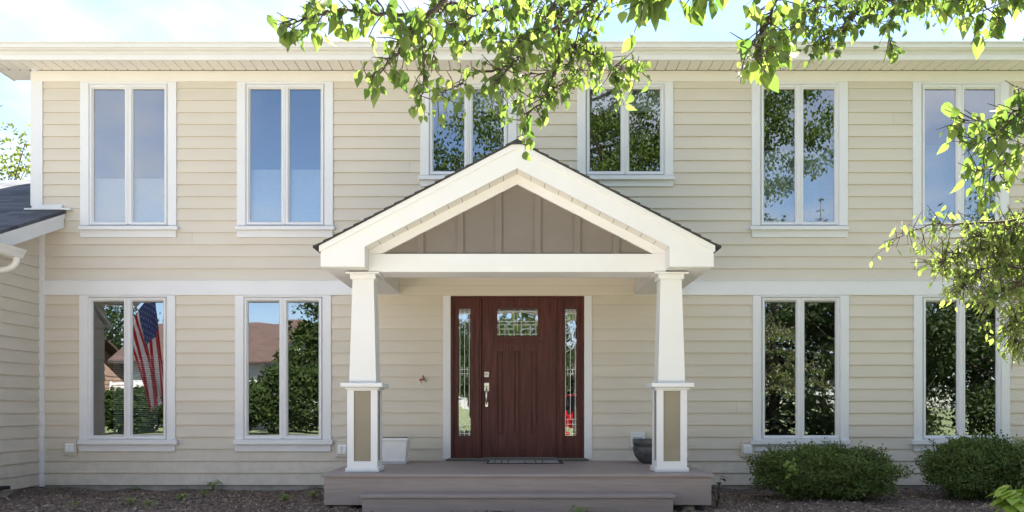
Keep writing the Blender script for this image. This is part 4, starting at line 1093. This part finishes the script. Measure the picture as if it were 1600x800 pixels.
for i in range(NU):
    for j in range(NV):
        a = i * (NV + 1) + j; st_ = (j * 13) // NV
        m_ = 2 if ((i + .5) / NU < .4 and st_ < 7) else (0 if st_ % 2 == 0 else 1)
        faces[m_].append((a, a + 1, a + NV + 2, a + NV + 1))
mb.add(vs, [], 0)
for k in faces:
    for f in faces[k]: mb.f.append(f); mb.m.append(k); mb.smooth.append(True)
for r_ in range(9):
    for c_ in range(6 if r_ % 2 == 0 else 5):
        v0 = HO * 7 / 13 * (r_ + 1) / 10; u0 = FLY * .4 * ((2 * c_ + 1 + (r_ % 2)) / 12)
        for off in (.004, -.004):
            pts = []
            for k in range(10):
                rr = .030 if k % 2 == 0 else .0125; a_ = k * math.pi / 5
                p = fs(u0 + rr * math.sin(a_), v0 - rr * math.cos(a_)); e = .01
                nn = (fs(u0 + e, v0) - fs(u0, v0)).cross(fs(u0, v0 + e) - fs(u0, v0)).normalized(); pts.append(p + nn * off)
            mb.add(pts, [tuple(range(10))], 1)
mb.build('cloth', [M['flag_red'], M['flag_white'], M['flag_blue']], fl)

def nb_house(name, label, x0, x1, y, dpt, ze, zr, wallm, roofm, ax='x', rail=False):
    """simple house facing +Y, gable ridge along x"""
    t = thing(name, label, 'house', ((x0 + x1) / 2, y, 0))
    mb = MB(); mb.box(x0, x1, y - dpt, y, -.1, ze + .05)
    if ax == 'x': mb.prism_x([(y - dpt, ze), (y, ze), (y - dpt / 2, zr - .05)], x0, x1)
    else: mb.prism_y([(x0, ze), (x1, ze), ((x0 + x1) / 2, zr - .05)], y - dpt, y)
    z = .3
    while z < ze: mb.box(x0 - .015, x1 + .015, y - dpt - .015, y + .015, z, z + .02); z += .22
    mb.build('wall', wallm, t)
    mb = MB()
    if ax == 'x':
        mb.prism_x([(y + .6, ze - .22), (y + .6, ze - .1), (y - dpt / 2, zr + .1), (y - dpt - .6, ze - .1), (y - dpt - .6, ze - .22), (y - dpt / 2, zr - .04)], x0 - .5, x1 + .5)
    else:
        xm = (x0 + x1) / 2; mb.prism_y([(x0 - .6, ze - .22), (x0 - .6, ze - .1), (xm, zr + .1), (x1 + .6, ze - .1), (x1 + .6, ze - .22), (xm, zr - .04)], y - dpt - .5, y + .5)
    rf = mb.build('roof', roofm, t)
    mb = MB(); mb.box(x0 + 1.4, x0 + 2.1, y - dpt * .6 - .4, y - dpt * .6 + .4, ze, zr + .7); mb.build('chimney', M['brick'], rf)
    n = max(2, int((x1 - x0) / 2.6))
    for k in range(n):
        xc_ = x0 + (x1 - x0) * (k + .5) / n
        if k == n // 2:
            mb = MB(); mb.box(xc_ - .5, xc_ + .5, y, y + .05, 0, 2.1); mb.build('door', M['wood'], t); continue
        mb = MB(); mb.box(xc_ - .65, xc_ + .65, y, y + .06, .9, 2.3); w_ = mb.build('window', M['trim'], t)
        mb = MB(); mb.box(xc_ - .56, xc_ - .03, y + .05, y + .07, .98, 2.22); mb.box(xc_ + .03, xc_ + .56, y + .05, y + .07, .98, 2.22); mb.build('pane', M['dark_win'], w_)
    if rail:
        mb = MB(); mb.box(x0, x1 + .6, y + .7, y + 1.6, 1.35, 1.45)
        for zz in (1.55, 1.72, 1.89, 2.06): mb.box(x0, x1 + .6, y + 1.55, y + 1.6, zz, zz + .12)
        for k in range(8): mb.box(x0 + (x1 + .5 - x0) * k / 7, x0 + (x1 + .5 - x0) * k / 7 + .1, y + 1.5, y + 1.62, 0, 2.25)
        mb.build('deck_rail', M['nwhite'], t)
    return t
nb_house('neighbour_house', 'white sided house with a steep brown red roof across the street', -19.5, -12.2, -30, 8, 3.4, 5.5, M['nwhite'], M['red_roof'], 'x', True)
nb_house('neighbour_house', 'low house with tan brick walls and brown roof farther left across the street', -31, -22.5, -29, 8, 2.7, 4.6, M['brick'], M['red_roof'], 'x')
nb_house('neighbour_house', 'pale gabled house farther along the street behind the spruces', 4, 13, -36, 9, 3.0, 5.6, M['nwhite'], M['porch_shingle'], 'y')

hedge_lab = ['rounded street side hedge bush in front of the white house', 'rounded street side hedge bush near the white house corner', 'leafy hedge bush opposite the left windows', 'low hedge bush beside the tan brick house']
for (x, y, rr, h, lab) in ((-15.5, -22.5, 1.5, 1.7, hedge_lab[0]), (-11.5, -22.0, 1.8, 2.1, hedge_lab[1]), (-9.0, -23.0, 1.7, 2.6, hedge_lab[2]), (-22, -22.5, 1.8, 1.6, hedge_lab[3])):
    shrub('hedge_bush', lab, x, y, rr, 1.0, h, 6500, M['hedge'], (.17, .11), .3, 20, 'hedge bushes across the street')
rowt = [(-8.6, -27, 6.2, 2.6), (-5.4, -30, 5.6, 2.4), (-2.2, -34, 6.0, 3.0), (-26, -40, 8.5, 4.0), (2.0, -40, 6.5, 3.0)]
labs = ['bushy tree just right of the white house across the street', 'round tree across the street second from the white house', 'broad tree across the street opposite the front door', 'tall tree rising behind the tan brick house', 'tree in front of the pale gabled house']
for (x, y, h, r_), lab in zip(rowt, labs):
    leaf_tree('street_tree', lab, x, y, h, r_, h * .55, 7000, M['hedge'], .22, .16, 'trees across the street', 45)
# conifers and tall trees on the right of the garden
sp0 = spruce('spruce_tree', 'dense dark spruce in the front garden nearest the camera on the right', 7.3, -13.0, 6.3, 2.5, 'spruces in the front garden', 24, 1.5)
for (x, y, s_, rz_, lab) in ((10.6, -12.0, .98, 1.0, 'spruce in the front garden farthest right of the row'), (8.8, -17.0, 1.15, 2.1, 'spruce behind the gap of the front garden row'), (13.8, -14.5, 1.0, 2.6, 'spruce beyond the right end of the garden row'), (6.0, -21.5, 1.0, .5, 'spruce standing across the kerb behind the row')):
    c = copy_tree(sp0); c.location = (x, y, 0); c.scale = (s_, s_, s_); c.rotation_euler = (0, 0, rz_); c['label'] = lab
for (x, y, h, r_, lab) in ((9.2, -10.8, 5.6, 2.3, 'low leafy tree filling the gap between the garden spruces'), (12.6, -11.0, 5.8, 2.6, 'broad leafy tree right of the garden spruces'), (7.4, -16.5, 6.6, 2.6, 'leafy tree behind the nearest garden spruce'), (15.5, -17.5, 8.0, 3.2, 'leafy tree at the far right behind the garden spruces'), (11.5, -17.5, 7.7, 3.0, 'tall leafy tree behind the middle of the garden spruces')):
    leaf_tree('garden_tree', lab, x, y, h, r_, h * .45, 14000, M['shaded_leaf'], .14, .10, 'leafy trees among the garden spruces', 70)
leaf_tree('street_tree', 'tall round crowned tree on the far kerb opposite the porch', -1.7, -21.8, 11.6, 3.4, 8.4, 9000, M['hedge'], .17, .2, 'trees across the street', 70)
spruce('spruce_tree', 'distant spruce alone against the sky across the street', 15.6, -31, 11.6, 2.0, None, 24)

# red car parked across the street side
def car(x, y):
    t = thing('parked_car', 'red hatchback parked along the kerb of the street', 'car', (x, y, 0))
    L2, w2 = 2.1, .86
    body = [(-2.1, .32), (-2.1, .62), (-2.0, .82), (-1.25, .92), (1.35, .93), (2.0, .86), (2.12, .6), (2.1, .32), (1.72, .30), (1.6, .52), (1.3, .62), (1.0, .52), (.88, .30), (-.92, .28), (-1.05, .52), (-1.35, .62), (-1.65, .52), (-1.78, .30)]
    mb = MB(); mb.prism_y([(x + a, b) for a, b in body], y - w2, y + w2); mb.build('body', M['car_red'], t)
    cab = [(-1.2, .925), (-.45, 1.42), (.95, 1.45), (1.75, .925)]
    mb = MB(); vs = [(x + a, y - w2 + .04 + (b - .9) * .28, b) for a, b in cab] + [(x + a, y + w2 - .04 - (b - .9) * .28, b) for a, b in cab]
    mb.add(vs, [(0, 1, 2, 3), (7, 6, 5, 4), (0, 4, 5, 1), (1, 5, 6, 2), (2, 6, 7, 3)]); mb.build('window', M['dark_win'], t)
    mb = MB(); mb.box(x - .46, x + .97, y - .66, y + .66, 1.43, 1.47, 0, .01)
    for s_ in (-1, 1):
        for a, b in (((-1.2, .925), (-.45, 1.44)), ((.25, .93), (.2, 1.44)), ((1.75, .925), (.95, 1.46))):
            f0, f1 = w2 - .03 - (a[1] - .9) * .28, w2 - .03 - (b[1] - .9) * .28
            mb.tube([(x + a[0], y + s_ * f0, a[1]), (x + b[0], y + s_ * f1, b[1])], .035, 6)
    mb.build('roof', M['car_red'], t)
    for a in (-1.35, 1.3):
        for s_ in (-1, 1):
            mb = MB(); mb.tube([(x + a, y + s_ * (w2 - .19), .31), (x + a, y + s_ * (w2 + .0), .31)], .31, 20); wh = mb.build('wheel', M['tyre'], t)
            mb = MB(); mb.tube([(x + a, y + s_ * (w2 - .03), .31), (x + a, y + s_ * (w2 + .012), .31)], .2, 16); mb.build('rim', M['nickel'], wh)
    for s_ in (-1, 1):
        mb = MB(); mb.box(x - 2.11, x - 1.95, y + s_ * .62 - .15, y + s_ * .62 + .15, .62, .76, 0, .02); mb.build('headlight', M['white'], t)
        mb = MB(); mb.box(x + 2.0, x + 2.13, y + s_ * .66 - .12, y + s_ * .66 + .12, .62, .80, 0, .02); mb.build('tail_light', M['red_plastic'], t)
car(2.2, -15.2)
